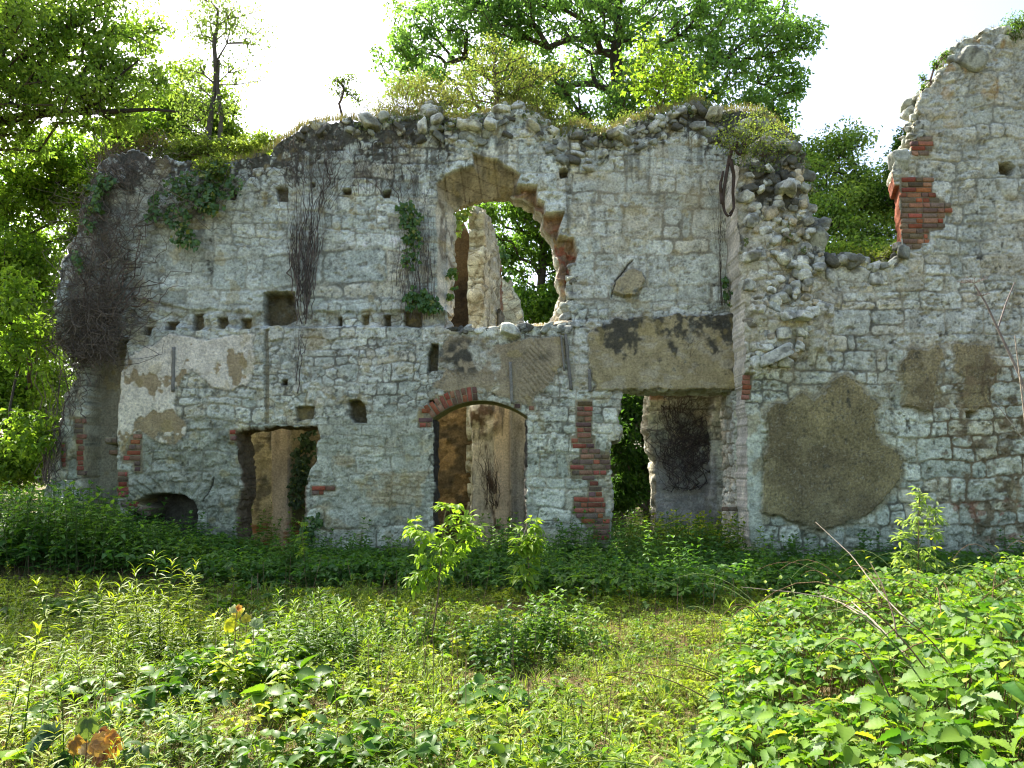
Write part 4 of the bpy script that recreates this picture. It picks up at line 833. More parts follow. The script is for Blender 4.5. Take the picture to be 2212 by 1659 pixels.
# far wood behind everything, down to the ground
def wood():
    rng = np.random.default_rng(91); B = Buf(); n = 90000; x = rng.uniform(-22, 22, n); y = rng.uniform(27, 34, n)
    top = 5.2+2.2*fbm(x*.25, y*.3, 92, 3); k = sstep(-4, -12, x)*4; z = rng.random(n)**.8*(top+k)
    g = fbm(x*1.3, z*1.6+y*.7, 93, 3); m = g > -.15; x, y, z = x[m], y[m], z[m]; n = len(x)
    mv = rng.random((n, 1)); C = np.array((.03, .075, .015))*(1-mv)+np.array((.10, .17, .025))*mv
    leaves2(B, np.stack([x, y, z], 1), rnd_dir(rng, n), unit(rnd_dir(rng, n)*.4+np.array([0, 0, .7])), rng.uniform(.15, .28, n), rng.uniform(.12, .2, n), C)
    o = B.build('woodland', M_LEAF); tag(o, 'dense green wood growing far behind the ruin', 'woodland', kind='stuff')
wood()
# dark thicket right behind the right doorway
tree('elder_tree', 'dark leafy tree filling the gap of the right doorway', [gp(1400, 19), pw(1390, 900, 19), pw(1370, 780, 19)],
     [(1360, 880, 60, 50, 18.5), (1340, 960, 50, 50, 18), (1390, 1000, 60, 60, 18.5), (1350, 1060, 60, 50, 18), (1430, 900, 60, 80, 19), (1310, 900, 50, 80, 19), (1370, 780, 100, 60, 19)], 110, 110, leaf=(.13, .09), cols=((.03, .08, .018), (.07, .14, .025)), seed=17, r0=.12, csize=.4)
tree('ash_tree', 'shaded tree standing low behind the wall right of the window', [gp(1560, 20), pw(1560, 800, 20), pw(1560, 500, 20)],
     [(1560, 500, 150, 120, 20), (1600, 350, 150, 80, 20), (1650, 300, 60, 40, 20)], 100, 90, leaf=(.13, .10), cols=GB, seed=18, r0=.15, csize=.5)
# ---------------------------------------------------------------- shrubs and saplings on the crest
def shrub(name, label, u, v, Y, blobs, clumps, per, **kw):
    a = P(u, v, Y); tk = [a-np.array((0, 0, .2)), a+np.array((0, 0, .05))]; 
    if 'stem' in kw: tk = [a-np.array((0, 0, .2))]+[P(p[0], p[1], Y) for p in kw.pop('stem')]
    d = dict(leaf=(.045, .026), cols=((.11, .16, .05), (.21, .26, .08)), r0=.022, csize=.17, cat='shrub', bark=(.12, .09, .065), twig=.003, flat=.9); d.update(kw); clumps = int(clumps*1.5); per = max(8, int(per*.5))
    return tree(name, label, tk, blobs, clumps, per, **d)
yc = YM+.35
shrub('hawthorn_bush', 'small hawthorn with a dark stem on the crest above the window', 1075, 225, yc, [(1075, 130, 70, 36, yc), (1010, 165, 70, 34, yc), (1140, 165, 75, 28, yc), (1080, 195, 110, 25, yc), (1200, 150, 50, 14, yc), (1060, 95, 30, 22, yc), (1120, 120, 40, 14, yc)], 150, 34, seed=31, stem=[(1074, 200), (1070, 160), (1072, 120), (1082, 95)], r0=.045, cols=((.13, .17, .05), (.25, .29, .08)))
shrub('scrub', 'brown and olive twiggy scrub on the wall top left of the window', 880, 245, yc, [(850, 215, 60, 34, yc), (900, 190, 60, 40, yc), (960, 205, 50, 36, yc), (810, 240, 50, 16, yc), (1000, 225, 50, 26, yc), (870, 235, 80, 18, yc)], 260, 30, seed=32, cols=((.13, .13, .06), (.22, .25, .08)), leaf=(.04, .02))
shrub('scrub', 'olive scrub on the crest between the hawthorn and the maple sprays', 1190, 265, yc, [(1150, 215, 45, 26, yc), (1190, 240, 36, 34, yc), (1220, 262, 30, 22, yc), (1110, 205, 50, 22, yc), (1290, 275, 50, 10, yc), (1360, 255, 40, 10, yc)], 170, 30, seed=33, cols=((.11, .15, .05), (.2, .25, .07)))
shrub('maple_sapling', 'bright yellow-green young maple shoots on the crest left of the pier', 1425, 240, yc, [(1420, 215, 35, 22, yc), (1405, 180, 40, 30, yc), (1450, 150, 50, 50, yc, .7), (1390, 130, 50, 50, yc, .5), (1480, 180, 60, 40, yc, .6), (1400, 80, 50, 40, yc, .3), (1350, 170, 30, 30, yc, .4)], 90, 14, seed=34, leaf=(.085, .075), cols=((.13, .23, .03), (.25, .34, .05)), csize=.24, r0=.025)
shrub('birch_sapling', 'tiny sapling standing alone on the crest against the white sky', 737, 248, yc, [(735, 175, 24, 12, yc), (755, 165, 16, 10, yc), (745, 200, 22, 12, yc), (715, 185, 12, 8, yc), (770, 215, 18, 10, yc)], 34, 15, seed=35, stem=[(736, 225), (738, 195), (742, 170)], leaf=(.06, .035), cols=((.08, .14, .04), (.15, .2, .05)), csize=.1)
shrub('bush', 'olive leafy bush on top of the broken pier, with a looped hanging stem', 1640, 305, YR+.3, [(1640, 270, 60, 34, YR), (1595, 290, 45, 30, YR-.1), (1680, 300, 45, 28, YR), (1640, 315, 75, 22, YR-.2), (1560, 300, 26, 22, YR-.1), (1620, 330, 60, 16, YR-.25)], 130, 20, seed=36, cols=((.12, .17, .05), (.24, .29, .08)), csize=.2)
shrub('scrub', 'yellowish weeds and brambles along the low left part of the wall top', 470, 335, yc, [(440, 320, 70, 22, yc), (530, 320, 60, 16, yc), (570, 300, 30, 12, yc), (380, 325, 50, 20, yc), (460, 360, 35, 22, YM-.12)], 170, 30, seed=37, leaf=(.07, .05), cols=((.12, .19, .04), (.26, .31, .08)))
shrub('bush', 'small dark green bush at the very top right edge of the right wall', 2205, 70, YR+.3, [(2200, 50, 25, 20, YR), (2190, 75, 20, 14, YR), (2240, 60, 30, 25, YR)], 60, 40, seed=38, cols=G1)
shrub('scrub', 'brown dry scrub at the far left top corner of the wall', 300, 325, yc, [(270, 325, 45, 18, yc), (330, 312, 40, 25, yc), (230, 340, 35, 18, yc)], 120, 20, seed=39, cols=((.11, .085, .05), (.16, .14, .06)), leaf=(.05, .02))
shrub('sprig', 'small green sprigs on the sloping left shoulder of the right wall', 2010, 180, YR+.1, [(1998, 190, 8, 8, YR+.1), (2022, 140, 8, 10, YR+.1), (2040, 120, 10, 8, YR+.1), (1992, 170, 6, 8, YR+.1)], 30, 14, seed=40, cols=G1, csize=.07, leaf=(.04, .03))
shrub('weed', 'tuft of green weeds on the low saddle between pier and right wall', 1850, 570, YR+.3, [(1850, 555, 80, 12, YR+.3), (1930, 550, 20, 18, YR+.2), (1790, 560, 14, 10, YR+.2)], 110, 20, seed=41, cols=((.09, .13, .03), (.2, .24, .05)), csize=.1)
# grass tufts on ledges (one per stretch)
def grass_strip(name, label, pts, Y, dy, n, h, cols, seed, mat=M_STRAW, kind='stuff', lean=.5):
    rng = np.random.default_rng(seed); B = Buf(); pts = np.array(pts, float); t = rng.random(n)*(len(pts)-1); i = t.astype(int); f = (t-i)[:, None]
    q = pts[i]*(1-f)+pts[np.minimum(i+1, len(pts)-1)]*f; y = Y+rng.uniform(dy[0], dy[1], n)
    b = np.array([P(a[0], a[1], yy) for a, yy in zip(q, y)]); b[:, 2] -= .03
    H = h*rng.uniform(.4, 1.3, n); D = unit(rnd_dir(rng, n)*np.array([1, 1, .2])*lean+np.array([0, 0, 1])); N = rnd_dir(rng, n)
    m = rng.random((n, 1)); C = np.array(cols[0])*(1-m)+np.array(cols[1])*m
    leafN(B, b, D, N, H, .008+0*H, C, [(0, .8), (.4, 1), (.75, .7), (1, 0)], fold=.1, droop=.35)
    o = B.build(name, mat); return tag(o, label, 'grass', kind=kind)
DRY = ((.30, .24, .10), (.17, .22, .06))
grass_strip('grass', 'short golden grass on the sill of the upper window hole', [(970, 722), (1040, 724), (1085, 718), (1110, 712), (1170, 706), (1200, 706)], YM, (.02, .7), 1500, .10, ((.34, .25, .09), (.28, .26, .07)), 51)
grass_strip('grass', 'dry grass tufts along the crest of the facade wall', [p for p in TOP if p[0] > 420], YM, (-.06, .6), 7000, .17, DRY, 52)
grass_strip('grass', 'thin grass on the sloping top of the right wall', TOPR[26:], YR, (0, .5), 500, .12, DRY, 53)
# ================================================================ IVY AND DEAD VINES ON THE WALLS
def vines(name, label, Y, strands, seed, col=(.07, .05, .04), off=(.03, .10), r=(.003, .009), cat='vine'):
    "strands: (u0, v0, u1, v1, spread0, spread1, count, wobble)"
    rng = np.random.default_rng(seed); B = Buf(); P0 = []; P1 = []; R0 = []; R1 = []
    for (u0, v0, u1, v1, s0, s1, n, wob) in strands:
        for k in range(n):
            m = 12; ta = rng.uniform(0, .45)*(rng.random() < .6); t = ta+(1-ta)*np.linspace(0, 1, m)*rng.uniform(.4, 1); a0 = rng.normal(0, s0); a1 = rng.normal(0, s1)
            dv_ = np.array((u1-u0, v1-v0), float); Ls = np.hypot(*dv_); dd = dv_/Ls; nn = np.array((-dd[1], dd[0]))
            w = np.cumsum(rng.normal(0, wob, m))*rng.uniform(.7, 1.8); lat = a0+(a1-a0)*t+w
            o_ = rng.uniform(*off)+np.cumsum(rng.normal(0, .008, m)); o_ = np.maximum(o_, .01)
            pu = u0+dd[0]*Ls*t+nn[0]*lat; pv = v0+dd[1]*Ls*t+nn[1]*lat
            pts = np.array([P(a, b, Y-c) for a, b, c in zip(pu, pv, o_)]); rr = (r[0]+(r[1]*1.25-r[0])*rng.random()**2)*np.linspace(1, .3, m)
            P0.append(pts[:-1]); P1.append(pts[1:]); R0.append(rr[:-1]); R1.append(rr[1:])
    P0 = np.concatenate(P0); cc = np.array(col)*rng.uniform(.5, 1.9, (len(P0), 1)); segs(B, P0, np.concatenate(P1), np.concatenate(R0), np.concatenate(R1), 4, cc)
    return tag(B.build(name, M_VINE), label, cat)
vines('dead_vine', 'thick tangle of dead brown ivy stems cloaking the left end of the wall', YM, [(100, 1045, 140, 800, 7, 14, 30, 5), (95, 1050, 130, 900, 6, 8, 26, 4), (150, 790, 235, 560, 16, 34, 70, 11), (150, 640, 220, 780, 26, 30, 60, 11), (190, 780, 230, 540, 36, 30, 80, 13), (240, 745, 170, 600, 30, 40, 70, 13), (145, 760, 275, 720, 20, 22, 90, 9), (175, 765, 270, 722, 22, 14, 80, 8), (150, 900, 160, 780, 12, 20, 26, 6), (230, 640, 330, 420, 24, 50, 50, 10), (180, 620, 230, 400, 22, 26, 60, 11), (225, 700, 400, 610, 16, 26, 18, 6), (205, 400, 300, 335, 22, 24, 60, 11), (270, 350, 400, 345, 14, 12, 30, 7), (240, 560, 200, 360, 30, 30, 50, 12), (120, 640, 250, 520, 14, 30, 34, 10), (150, 820, 230, 640, 20, 30, 50, 9), (270, 470, 520, 360, 40, 60, 30, 10)], 61, off=(.02, .34), r=(.0022, .0075), col=(.115, .095, .072))
vines('dead_vine', 'thick old ivy stems rising through the dead tangle at the left end of the wall', YM, [(100, 1040, 150, 700, 6, 14, 6, 5), (170, 780, 240, 480, 10, 24, 6, 7), (215, 690, 400, 600, 5, 10, 4, 4), (220, 700, 330, 450, 8, 30, 5, 6)], 67, off=(.05, .2), r=(.012, .02), col=(.12, .09, .07))
vines('dead_vine', 'few woody forked climber stems rising above the square hole in the wall', YM, [(652, 700, 622, 470, 4, 5, 3, 3), (655, 700, 658, 380, 4, 6, 4, 3), (660, 680, 705, 380, 4, 6, 4, 3), (700, 430, 740, 300, 3, 14, 4, 4), (640, 850, 652, 690, 2, 3, 2, 2)], 69, off=(.03, .07), r=(.008, .014), col=(.10, .08, .065))
vines('dead_vine', 'sparse hanging stems trailing down from the crest left of the upper window', YM, [(620, 290, 640, 430, 10, 20, 12, 4), (700, 270, 700, 420, 30, 40, 20, 4), (800, 280, 800, 440, 40, 40, 26, 4), (870, 270, 880, 420, 20, 30, 18, 4), (560, 350, 540, 460, 30, 40, 12, 5), (950, 300, 930, 400, 12, 12, 8, 3)], 68, off=(.01, .08), r=(.002, .005), col=(.11, .09, .07))
vines('dead_vine', 'fan of dead ivy stems climbing the wall left of the middle, above the square hole', YM, [(658, 690, 655, 500, 9, 14, 18, 3), (655, 640, 622, 440, 9, 10, 18, 2.4), (662, 640, 700, 400, 9, 14, 22, 2.4), (655, 600, 655, 300, 9, 34, 26, 3), (700, 450, 730, 280, 12, 50, 26, 3), (640, 840, 655, 650, 3, 10, 7, 1.5), (655, 640, 600, 480, 5, 5, 8, 1), (650, 400, 610, 300, 14, 30, 26, 2.2)], 62, off=(.01, .06), r=(.0025, .008), col=(.10, .085, .07))
vines('dead_vine', 'thin bare climber stems on the wall just left of the upper window', YM, [(885, 690, 865, 440, 12, 10, 26, 1.5), (900, 690, 905, 400, 16, 16, 30, 1.6), (930, 690, 925, 380, 8, 12, 14, 1.4), (880, 440, 880, 290, 22, 40, 26, 2.2), (800, 420, 790, 300, 30, 50, 26, 2)], 63, off=(.01, .05), r=(.002, .005), col=(.10, .08, .065))
vines('dead_vine', 'fine dark climber on the facade beside the pier corner', YM, [(1560, 660, 1550, 340, 5, 12, 12, 1.5), (1575, 650, 1570, 560, 8, 10, 14, 1.5), (1545, 440, 1520, 380, 3, 4, 5, 1), (1560, 440, 1580, 380, 3, 4, 4, 1), (1300, 800, 1290, 700, 30, 12, 5, 1), (1345, 800, 1360, 720, 3, 6, 4, 1.5), (1480, 760, 1540, 700, 10, 10, 8, 2)], 64, off=(.01, .05), r=(.002, .005), col=(.08, .065, .05))
vines('dead_vine', 'dense net of dead black ivy on the inner wall behind the right doorway', 14.8, [(1490, 1060, 1470, 870, 14, 34, 44, 10), (1500, 1020, 1505, 870, 16, 20, 44, 9), (1430, 870, 1530, 900, 8, 30, 34, 9), (1460, 1060, 1430, 870, 10, 16, 20, 7), (1520, 960, 1440, 900, 20, 20, 30, 9)], 65, off=(.02, .10), r=(.004, .009), col=(.08, .065, .055))
vines('dead_vine', 'dead climber running down the plastered pier inside the arched doorway', 15.25, [(1060, 1100, 1048, 930, 8, 6, 22, 2), (1075, 1100, 1062, 1000, 4, 5, 8, 2)], 66, off=(.02, .06), r=(.003, .007), col=(.06, .045, .035))
hb = Buf(); yy = YR-.12
for l in ([(1592, 308), (1580, 322), (1574, 350), (1568, 385), (1562, 420), (1562, 450), (1570, 468), (1580, 466), (1584, 450)], [(1578, 345), (1586, 380), (1583, 415), (1586, 450), (1576, 462)], [(1606, 305), (1612, 320), (1600, 335), (1592, 330), (1588, 316)], [(1560, 440), (1556, 400), (1562, 370)]):
    l = np.array(l, float); t = np.linspace(0, len(l)-1, 26); pu = np.interp(t, range(len(l)), l[:, 0]); pv = np.interp(t, range(len(l)), l[:, 1]); sm_ = lambda q: np.concatenate([q[:1], np.convolve(q, [.25, .5, .25], 'valid'), q[-1:]])
    for _ in range(3): pu, pv = sm_(pu), sm_(pv)
    tube(hb, [P(a, b, yy-.02*math.sin(k*.7)) for k, (a, b) in enumerate(zip(pu, pv))], np.linspace(.034, .018, 26), 7, (.075, .055, .042))
hb.build('hanging_stem', M_BARK, [o for o in bpy.data.objects if o.name == 'bush'][0], smooth=True)
def ivy(name, label, Y, blobs, n, seed, cols=((.045, .11, .03), (.11, .20, .045)), size=.07, off=(.02, .16), stems=None, cat='ivy', tip=.0):
    rng = np.random.default_rng(seed); B = Buf(); W = np.array([b[2]*b[3] for b in blobs], float); W /= W.sum(); k = rng.choice(len(blobs), n, p=W)
    bb_ = np.array(blobs, float)[k]; a = rng.random(n)*2*np.pi; r = np.sqrt(rng.random(n))*rng.uniform(.6, 1.1, n)
    u = bb_[:, 0]+np.cos(a)*r*bb_[:, 2]; v = bb_[:, 1]+np.sin(a)*r*bb_[:, 3]
    c = fbm(u/9, v/9, seed, 3); m = c > -.12; u, v = u[m], v[m]; n = len(u)
    y = Y-rng.uniform(off[0], off[1], n)*(.5+.5*(c[m] > .1)); Pp = np.array([P(p, q, w) for p, q, w in zip(u, v, y)])
    D = unit(rng.normal(0, .6, (n, 3))*np.array([1, .4, .6])+np.array([0, -.25, -.7])); N = unit(rng.normal(0, .5, (n, 3))+np.array([0, -.8, .45]))
    mv = rng.random((n, 1)); C = (np.array(cols[0])*(1-mv)+np.array(cols[1])*mv); yl = rng.random(n) < .04+tip; C[yl] = np.array((.22, .24, .04))
    L = size*rng.uniform(.6, 1.3, n); leafN(B, Pp, D, N, L, L*.85, C, [(0, .3), (.2, 1), (.5, .8), (.75, .45), (1, 0)])
    return tag(B.build(name, M_IVY), label, cat)
ivy('ivy', 'leafy green maple-like climber spread over the upper left of the wall', YM, [(400, 420, 70, 24), (350, 440, 30, 26), (450, 440, 34, 30), (385, 470, 34, 26), (395, 510, 30, 22), (415, 525, 18, 18), (450, 380, 20, 14), (330, 465, 20, 16), (470, 360, 24, 20), (440, 400, 90, 34)], 2300, 71, size=.075, off=(.04, .30), tip=.02, cols=((.05, .11, .035), (.11, .20, .05)))
ivy('ivy', 'dark green ivy remnant on the shoulder of the wall at the far left', YM, [(205, 430, 26, 40), (190, 480, 16, 26), (230, 390, 22, 18), (170, 560, 14, 30)], 900, 81, size=.07, off=(.1, .36))
ivy('ivy', 'ivy with green leaves in a vertical band left of the upper window', YM, [(878, 450, 24, 18), (885, 480, 22, 24), (890, 520, 22, 26), (885, 560, 18, 20), (905, 470, 12, 14)], 750, 72, tip=.05, size=.07)
ivy('ivy', 'clump of green ivy at the foot of the upper window jamb', YM, [(920, 650, 30, 20), (900, 630, 20, 14), (935, 660, 18, 12), (885, 650, 14, 20)], 900, 73, size=.08)
ivy('ivy', 'two small ivy sprays hanging on the left jamb inside the upper window', YM+.45, [(978, 592, 11, 14), (980, 618, 8, 14), (972, 640, 6, 8)], 260, 74, size=.07, cols=((.05, .12, .02), (.13, .22, .03)))
ivy('ivy', 'leafy spray hanging in the top left corner of the upper window', 16.0, [(990, 445, 28, 36), (1010, 420, 20, 24), (985, 490, 14, 20)], 800, 75, size=.10, off=(.05, .5), cols=((.08, .15, .02), (.20, .28, .04)), tip=.05)
ivy('ivy', 'dark green ivy in the pier corner at the end of the lintel', YM, [(1575, 635, 12, 26), (1565, 610, 10, 12), (1580, 560, 6, 14)], 420, 76, size=.06)
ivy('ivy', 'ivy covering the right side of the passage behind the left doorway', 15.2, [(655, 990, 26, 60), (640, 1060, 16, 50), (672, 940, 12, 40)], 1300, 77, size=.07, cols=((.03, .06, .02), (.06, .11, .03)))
ivy('ivy', 'small ivy plant climbing the right jamb of the left doorway at the ground', YM, [(668, 1140, 18, 30), (690, 1120, 8, 20), (655, 1165, 12, 20)], 500, 78, size=.06, cols=((.04, .1, .02), (.12, .2, .04)))
ivy('ivy', 'dark ivy on the gable behind the upper window', 19.4, [(1085, 560, 14, 22), (1096, 590, 10, 16), (1080, 530, 8, 10)], 500, 79, size=.09)
ivy('ivy', 'low olive creeper and moss draped along the crest of the facade', YM-.02, [(u_, v_+6, 34, 13) for u_, v_ in TOP[20::2]], 3400, 82, size=.05, off=(-.35, .06), cols=((.07, .10, .035), (.17, .20, .06)))
ivy('ivy', 'thin green creeper trailing over the top of the broken pier', YR-.1, [(u_, v_+8, 24, 14) for u_, v_ in TOPR[2:8]], 500, 83, size=.045, off=(-.2, .1), cols=((.08, .12, .04), (.18, .22, .06)))
ivy('ivy', 'tiny ferns and weeds on the broken pier', YR-.12, [(1650, 360, 40, 14), (1700, 500, 10, 20), (1610, 520, 8, 10), (1740, 540, 14, 12)], 260, 80, size=.045, cols=((.09, .12, .03), (.15, .17, .05)))
#PART4
# ================================================================ UNDERGROWTH
def inview(x, y, m=.26): return np.abs(x) < y*(.637+m)+.1
def jitter_pts(rng, x0, x1, y0, y1, dens, fn=None):
    n = int((x1-x0)*(y1-y0)*dens); x = rng.uniform(x0, x1, n); y = rng.uniform(y0, y1, n); m = inview(x, y)
    if fn is not None: m &= fn(x, y)
    return x[m], y[m]
def herbs(B, rng, x, y, H, nn=8, k=2, L=.07, W=.035, cols=((.05, .12, .02), (.11, .20, .03)), el=.15, droop=.3, start=.15, tmpl=T_OVATE, taper=.45, lean=.12, stem=.0035, scol=(.10, .15, .04), spiral=None, z=None, tipcol=None, shape=None):
    "upright stems with leaves in pairs or spirals, all vectorised"
    n = len(x)
    if n == 0: return
    H = np.broadcast_to(H, (n,)).astype(float); z = gz(x, y)-.01 if z is None else z
    base = np.stack([x, y, z], 1); ln = rng.normal(0, lean, (n, 2))*H[:, None]; az0 = rng.random(n)*6.28
    def at(t): return base[:, None]+np.concatenate([ln[:, None]*(t**1.6)[..., None], (H[:, None]*t*(1-.1*t))[..., None]], 2)
    m = 4; t = np.broadcast_to(np.linspace(0, 1, m+1), (n, m+1)); q = at(t)
    r = stem*(H/H.mean())[:, None]*np.linspace(1, .4, m+1)[None]
    segs(B, q[:, :-1].reshape(-1, 3), q[:, 1:].reshape(-1, 3), r[:, :-1].ravel(), r[:, 1:].ravel(), 3, scol)
    j = np.arange(nn); t = start+(1-start)*(j/(nn-1))[None]+rng.normal(0, .015, (n, nn)); t = np.clip(t, .02, 1)
    p = at(t)[:, :, None].repeat(k, 2)
    az = az0[:, None, None]+(j[None, :, None]*(spiral if spiral else 1.5708))+np.arange(k)[None, None]*(6.283/k)+rng.normal(0, .25, (n, nn, k))
    e = el+rng.normal(0, .18, az.shape)+(.9*np.clip(t-.82, 0, 1)/.18*.8)[..., None]
    D = np.stack([np.cos(az)*np.cos(e), np.sin(az)*np.cos(e), np.sin(e)], -1)
    Nn = np.stack([-np.cos(az)*np.sin(e), -np.sin(az)*np.sin(e), np.cos(e)], -1)+rng.normal(0, .18, D.shape)
    sz = (1-taper*t)*(.55+.45*np.minimum(t/.35, 1))
    if shape is not None: sz = shape(t)
    sz = (sz*(H/H.mean())[:, None]**.5)[..., None]*rng.uniform(.7, 1.2, az.shape)
    mv = np.clip(rng.random((n, 1, 1))*.6+rng.random(az.shape)*.5-.1+.35*(t[..., None]-.5), 0, 1)[..., None]
    C = np.array(cols[0])*(1-mv)+np.array(cols[1])*mv
    if tipcol is not None: C = C*(1-(t[..., None, None] > .85)*.6)+np.array(tipcol)*((t[..., None, None] > .85)*.6)
    pf = fbm(x*1.4, y*1.4, 555, 3)[:, None, None, None]; C = C*rng.uniform(.72, 1.2, (n, 1, 1, 1))*(1+.38*pf)*(1+pf*np.array((.25, 0, -.1)))
    C = np.clip(C, .01, .7)
    leafN(B, p.reshape(-1, 3), D.reshape(-1, 3), Nn.reshape(-1, 3), (L*sz).ravel(), (W*sz).ravel(), C.reshape(-1, 3), tmpl, fold=.22, droop=droop)
def rosettes(B, rng, x, y, k, hh, L, W, cols, tmpl=T_OVATE, lf=3, z=None):
    "petioles from one base, each ending in leaflets"
    n = len(x)
    if n == 0: return
    z = gz(x, y) if z is None else z
    b = np.stack([x, y, z], 1)[:, None].repeat(k, 1); az = rng.random((n, k))*6.283; h = hh*rng.uniform(.4, 1.15, (n, k)); r = h*rng.uniform(.3, 1.1, (n, k))
    tip = b+np.stack([np.cos(az)*r, np.sin(az)*r, h], -1)
    segs(B, b.reshape(-1, 3), tip.reshape(-1, 3), .0018, .0012, 3, (.12, .15, .05))
    a = az[..., None]+(np.arange(lf)-(lf-1)/2)*(1.15 if lf > 1 else 0); e = rng.normal(.05, .3, a.shape)
    D = np.stack([np.cos(a)*np.cos(e), np.sin(a)*np.cos(e), np.sin(e)], -1); Nn = np.array([0, 0, 1.])+rng.normal(0, .3, D.shape)
    p = tip[:, :, None].repeat(lf, 2); mv = np.clip(rng.random((n, 1, 1))*.7+rng.random(a.shape)*.4-.05, 0, 1)[..., None]
    pf = fbm(x*1.4, y*1.4, 556, 3)[:, None, None, None]; C = (np.array(cols[0])*(1-mv)+np.array(cols[1])*mv)*rng.uniform(.75, 1.2, (n, k, 1, 1))*(1+.35*pf)*(1+pf*np.array((.25, 0, -.1))); C = np.clip(C, .01, .7); s = rng.uniform(.65, 1.25, (n, k, 1))*np.ones(lf)
    leafN(B, p.reshape(-1, 3), D.reshape(-1, 3), Nn.reshape(-1, 3), (L*s).ravel(), (W*s).ravel(), C.reshape(-1, 3), tmpl, fold=.18, droop=.3)
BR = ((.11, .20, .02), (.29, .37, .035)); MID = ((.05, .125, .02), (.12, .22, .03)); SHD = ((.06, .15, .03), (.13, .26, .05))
# --- shaded nettle and elder belt at the foot of the walls
rng = np.random.default_rng(501)
HX = [(u-1106)*12.8/F for u in (-100, 150, 250, 310, 400, 470, 560, 700, 900, 1060, 1200, 1330, 1450, 1600, 1700, 1900, 2100, 2300)]
HT = [1.35, 1.28, 1.15, .84, .66, .52, .42, .42, .46, .55, .50, .62, .60, .46, .34, .40, .26, .2]
def belt_h(x, y):
    top = np.interp(x*12.8/y, HX, HT); k = sstep(9.4, 11.6, y)
    return np.maximum((top*(.65+.35*k)-gz(x, y))*1.05+.20*fbm(x*1.5, y*1.5, 511, 4), .16)
def belt_ok(x, y):
    edge = 9.9+.45*fbm(x*.7, 3+0*x, 512, 3)-.55*sstep(-1, 1, x)*(1-sstep(3.4, 4.2, x))+.2
    edge = np.where(x < -2.6, 10.3+.3*fbm(x*.8, 0*x, 513, 2), edge)
    wl = np.where(x > 3.72, YR-.05, YM-.02); return (y > edge) & (y < wl)
B = Buf(); x, y = jitter_pts(rng, -10, 10, 9.2, 13.35, 46, belt_ok); h = belt_h(x, y)*rng.uniform(.45, 1.3, len(x))
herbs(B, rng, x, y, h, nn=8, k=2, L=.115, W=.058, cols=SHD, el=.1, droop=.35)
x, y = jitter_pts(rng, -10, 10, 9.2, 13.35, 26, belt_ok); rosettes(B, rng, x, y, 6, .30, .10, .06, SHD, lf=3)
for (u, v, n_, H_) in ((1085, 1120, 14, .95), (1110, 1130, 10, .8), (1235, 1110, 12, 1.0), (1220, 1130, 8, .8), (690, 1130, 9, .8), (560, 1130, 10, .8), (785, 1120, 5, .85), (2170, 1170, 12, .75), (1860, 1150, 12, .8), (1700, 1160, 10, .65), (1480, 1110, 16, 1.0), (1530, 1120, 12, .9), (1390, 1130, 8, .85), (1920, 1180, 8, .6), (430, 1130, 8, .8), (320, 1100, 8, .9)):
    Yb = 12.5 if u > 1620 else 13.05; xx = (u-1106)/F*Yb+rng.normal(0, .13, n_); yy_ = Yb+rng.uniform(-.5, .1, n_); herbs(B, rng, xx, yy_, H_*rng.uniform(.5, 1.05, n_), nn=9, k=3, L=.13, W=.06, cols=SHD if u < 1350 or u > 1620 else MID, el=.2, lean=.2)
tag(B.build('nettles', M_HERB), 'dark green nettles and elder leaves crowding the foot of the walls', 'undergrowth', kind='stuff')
# left mound of taller elder growth
B = Buf(); x, y = jitter_pts(rng, -9.2, -4.6, 10.6, 13.3, 40); h = belt_h(x, y)*rng.uniform(.6, 1.1, len(x))
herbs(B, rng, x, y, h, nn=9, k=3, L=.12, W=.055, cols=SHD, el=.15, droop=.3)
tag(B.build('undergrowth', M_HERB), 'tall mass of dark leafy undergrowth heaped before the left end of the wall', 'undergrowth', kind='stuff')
# inside the ruin
B = Buf(); x, y = jitter_pts(rng, -6, 5.5, 13.9, 19, 14); herbs(B, rng, x, y, rng.uniform(.3, .9, len(x)), nn=8, k=2, L=.13, W=.07, cols=MID, el=.15)
x, y = jitter_pts(rng, 2.0, 4.0, 12.6, 14.8, 60); herbs(B, rng, x, y, rng.uniform(.35, .95, len(x)), nn=8, k=2, L=.12, W=.065, cols=BR, el=.15)
tag(B.build('undergrowth', M_HERB), 'sunlit green weeds growing inside the ruin beyond the doorways', 'undergrowth', kind='stuff')
# --- ground cover of the clearing
rng = np.random.default_rng(502)
def bramble_x0(y): return .80+.33*(y-4)
def open_ok(x, y): return (y < 10.4) & (x < bramble_x0(y)+.35)
def cover(x, y, sd, th):
    bare = fbm(x*1.1, y*1.1, sd, 3)-.22*blobxy(x, y, 1.3, 7.2, 1.2, .9)-.25*blobxy(x, y, .3, 6.3, .6, .4)-.3*blobxy(x, y, -5, 9.4, 2.5, .9)
    return bare > th
def blobxy(x, y, cx, cy_, rx, ry): return np.exp(-((x-cx)/rx)**2-((y-cy_)/ry)**2)
B = Buf()
x, y = jitter_pts(rng, -8.6, 6, 3.4, 10.6, 75, lambda x, y: open_ok(x, y) & cover(x, y, 521, -.6))
rosettes(B, rng, x, y, 5, .07, .038, .022, BR, lf=3)
x, y = jitter_pts(rng, -8.6, 6, 3.4, 10.6, 90, lambda x, y: open_ok(x, y) & cover(x, y, 529, -.7))
rosettes(B, rng, x, y, 4, .035, .028, .017, BR, lf=3)
x, y = jitter_pts(rng, -8.6, 6, 3.4, 10.6, 16, lambda x, y: open_ok(x, y) & cover(x, y, 522, -.1))
rosettes(B, rng, x, y, 6, .12, .060, .036, BR, lf=3, tmpl=T_OVATE)
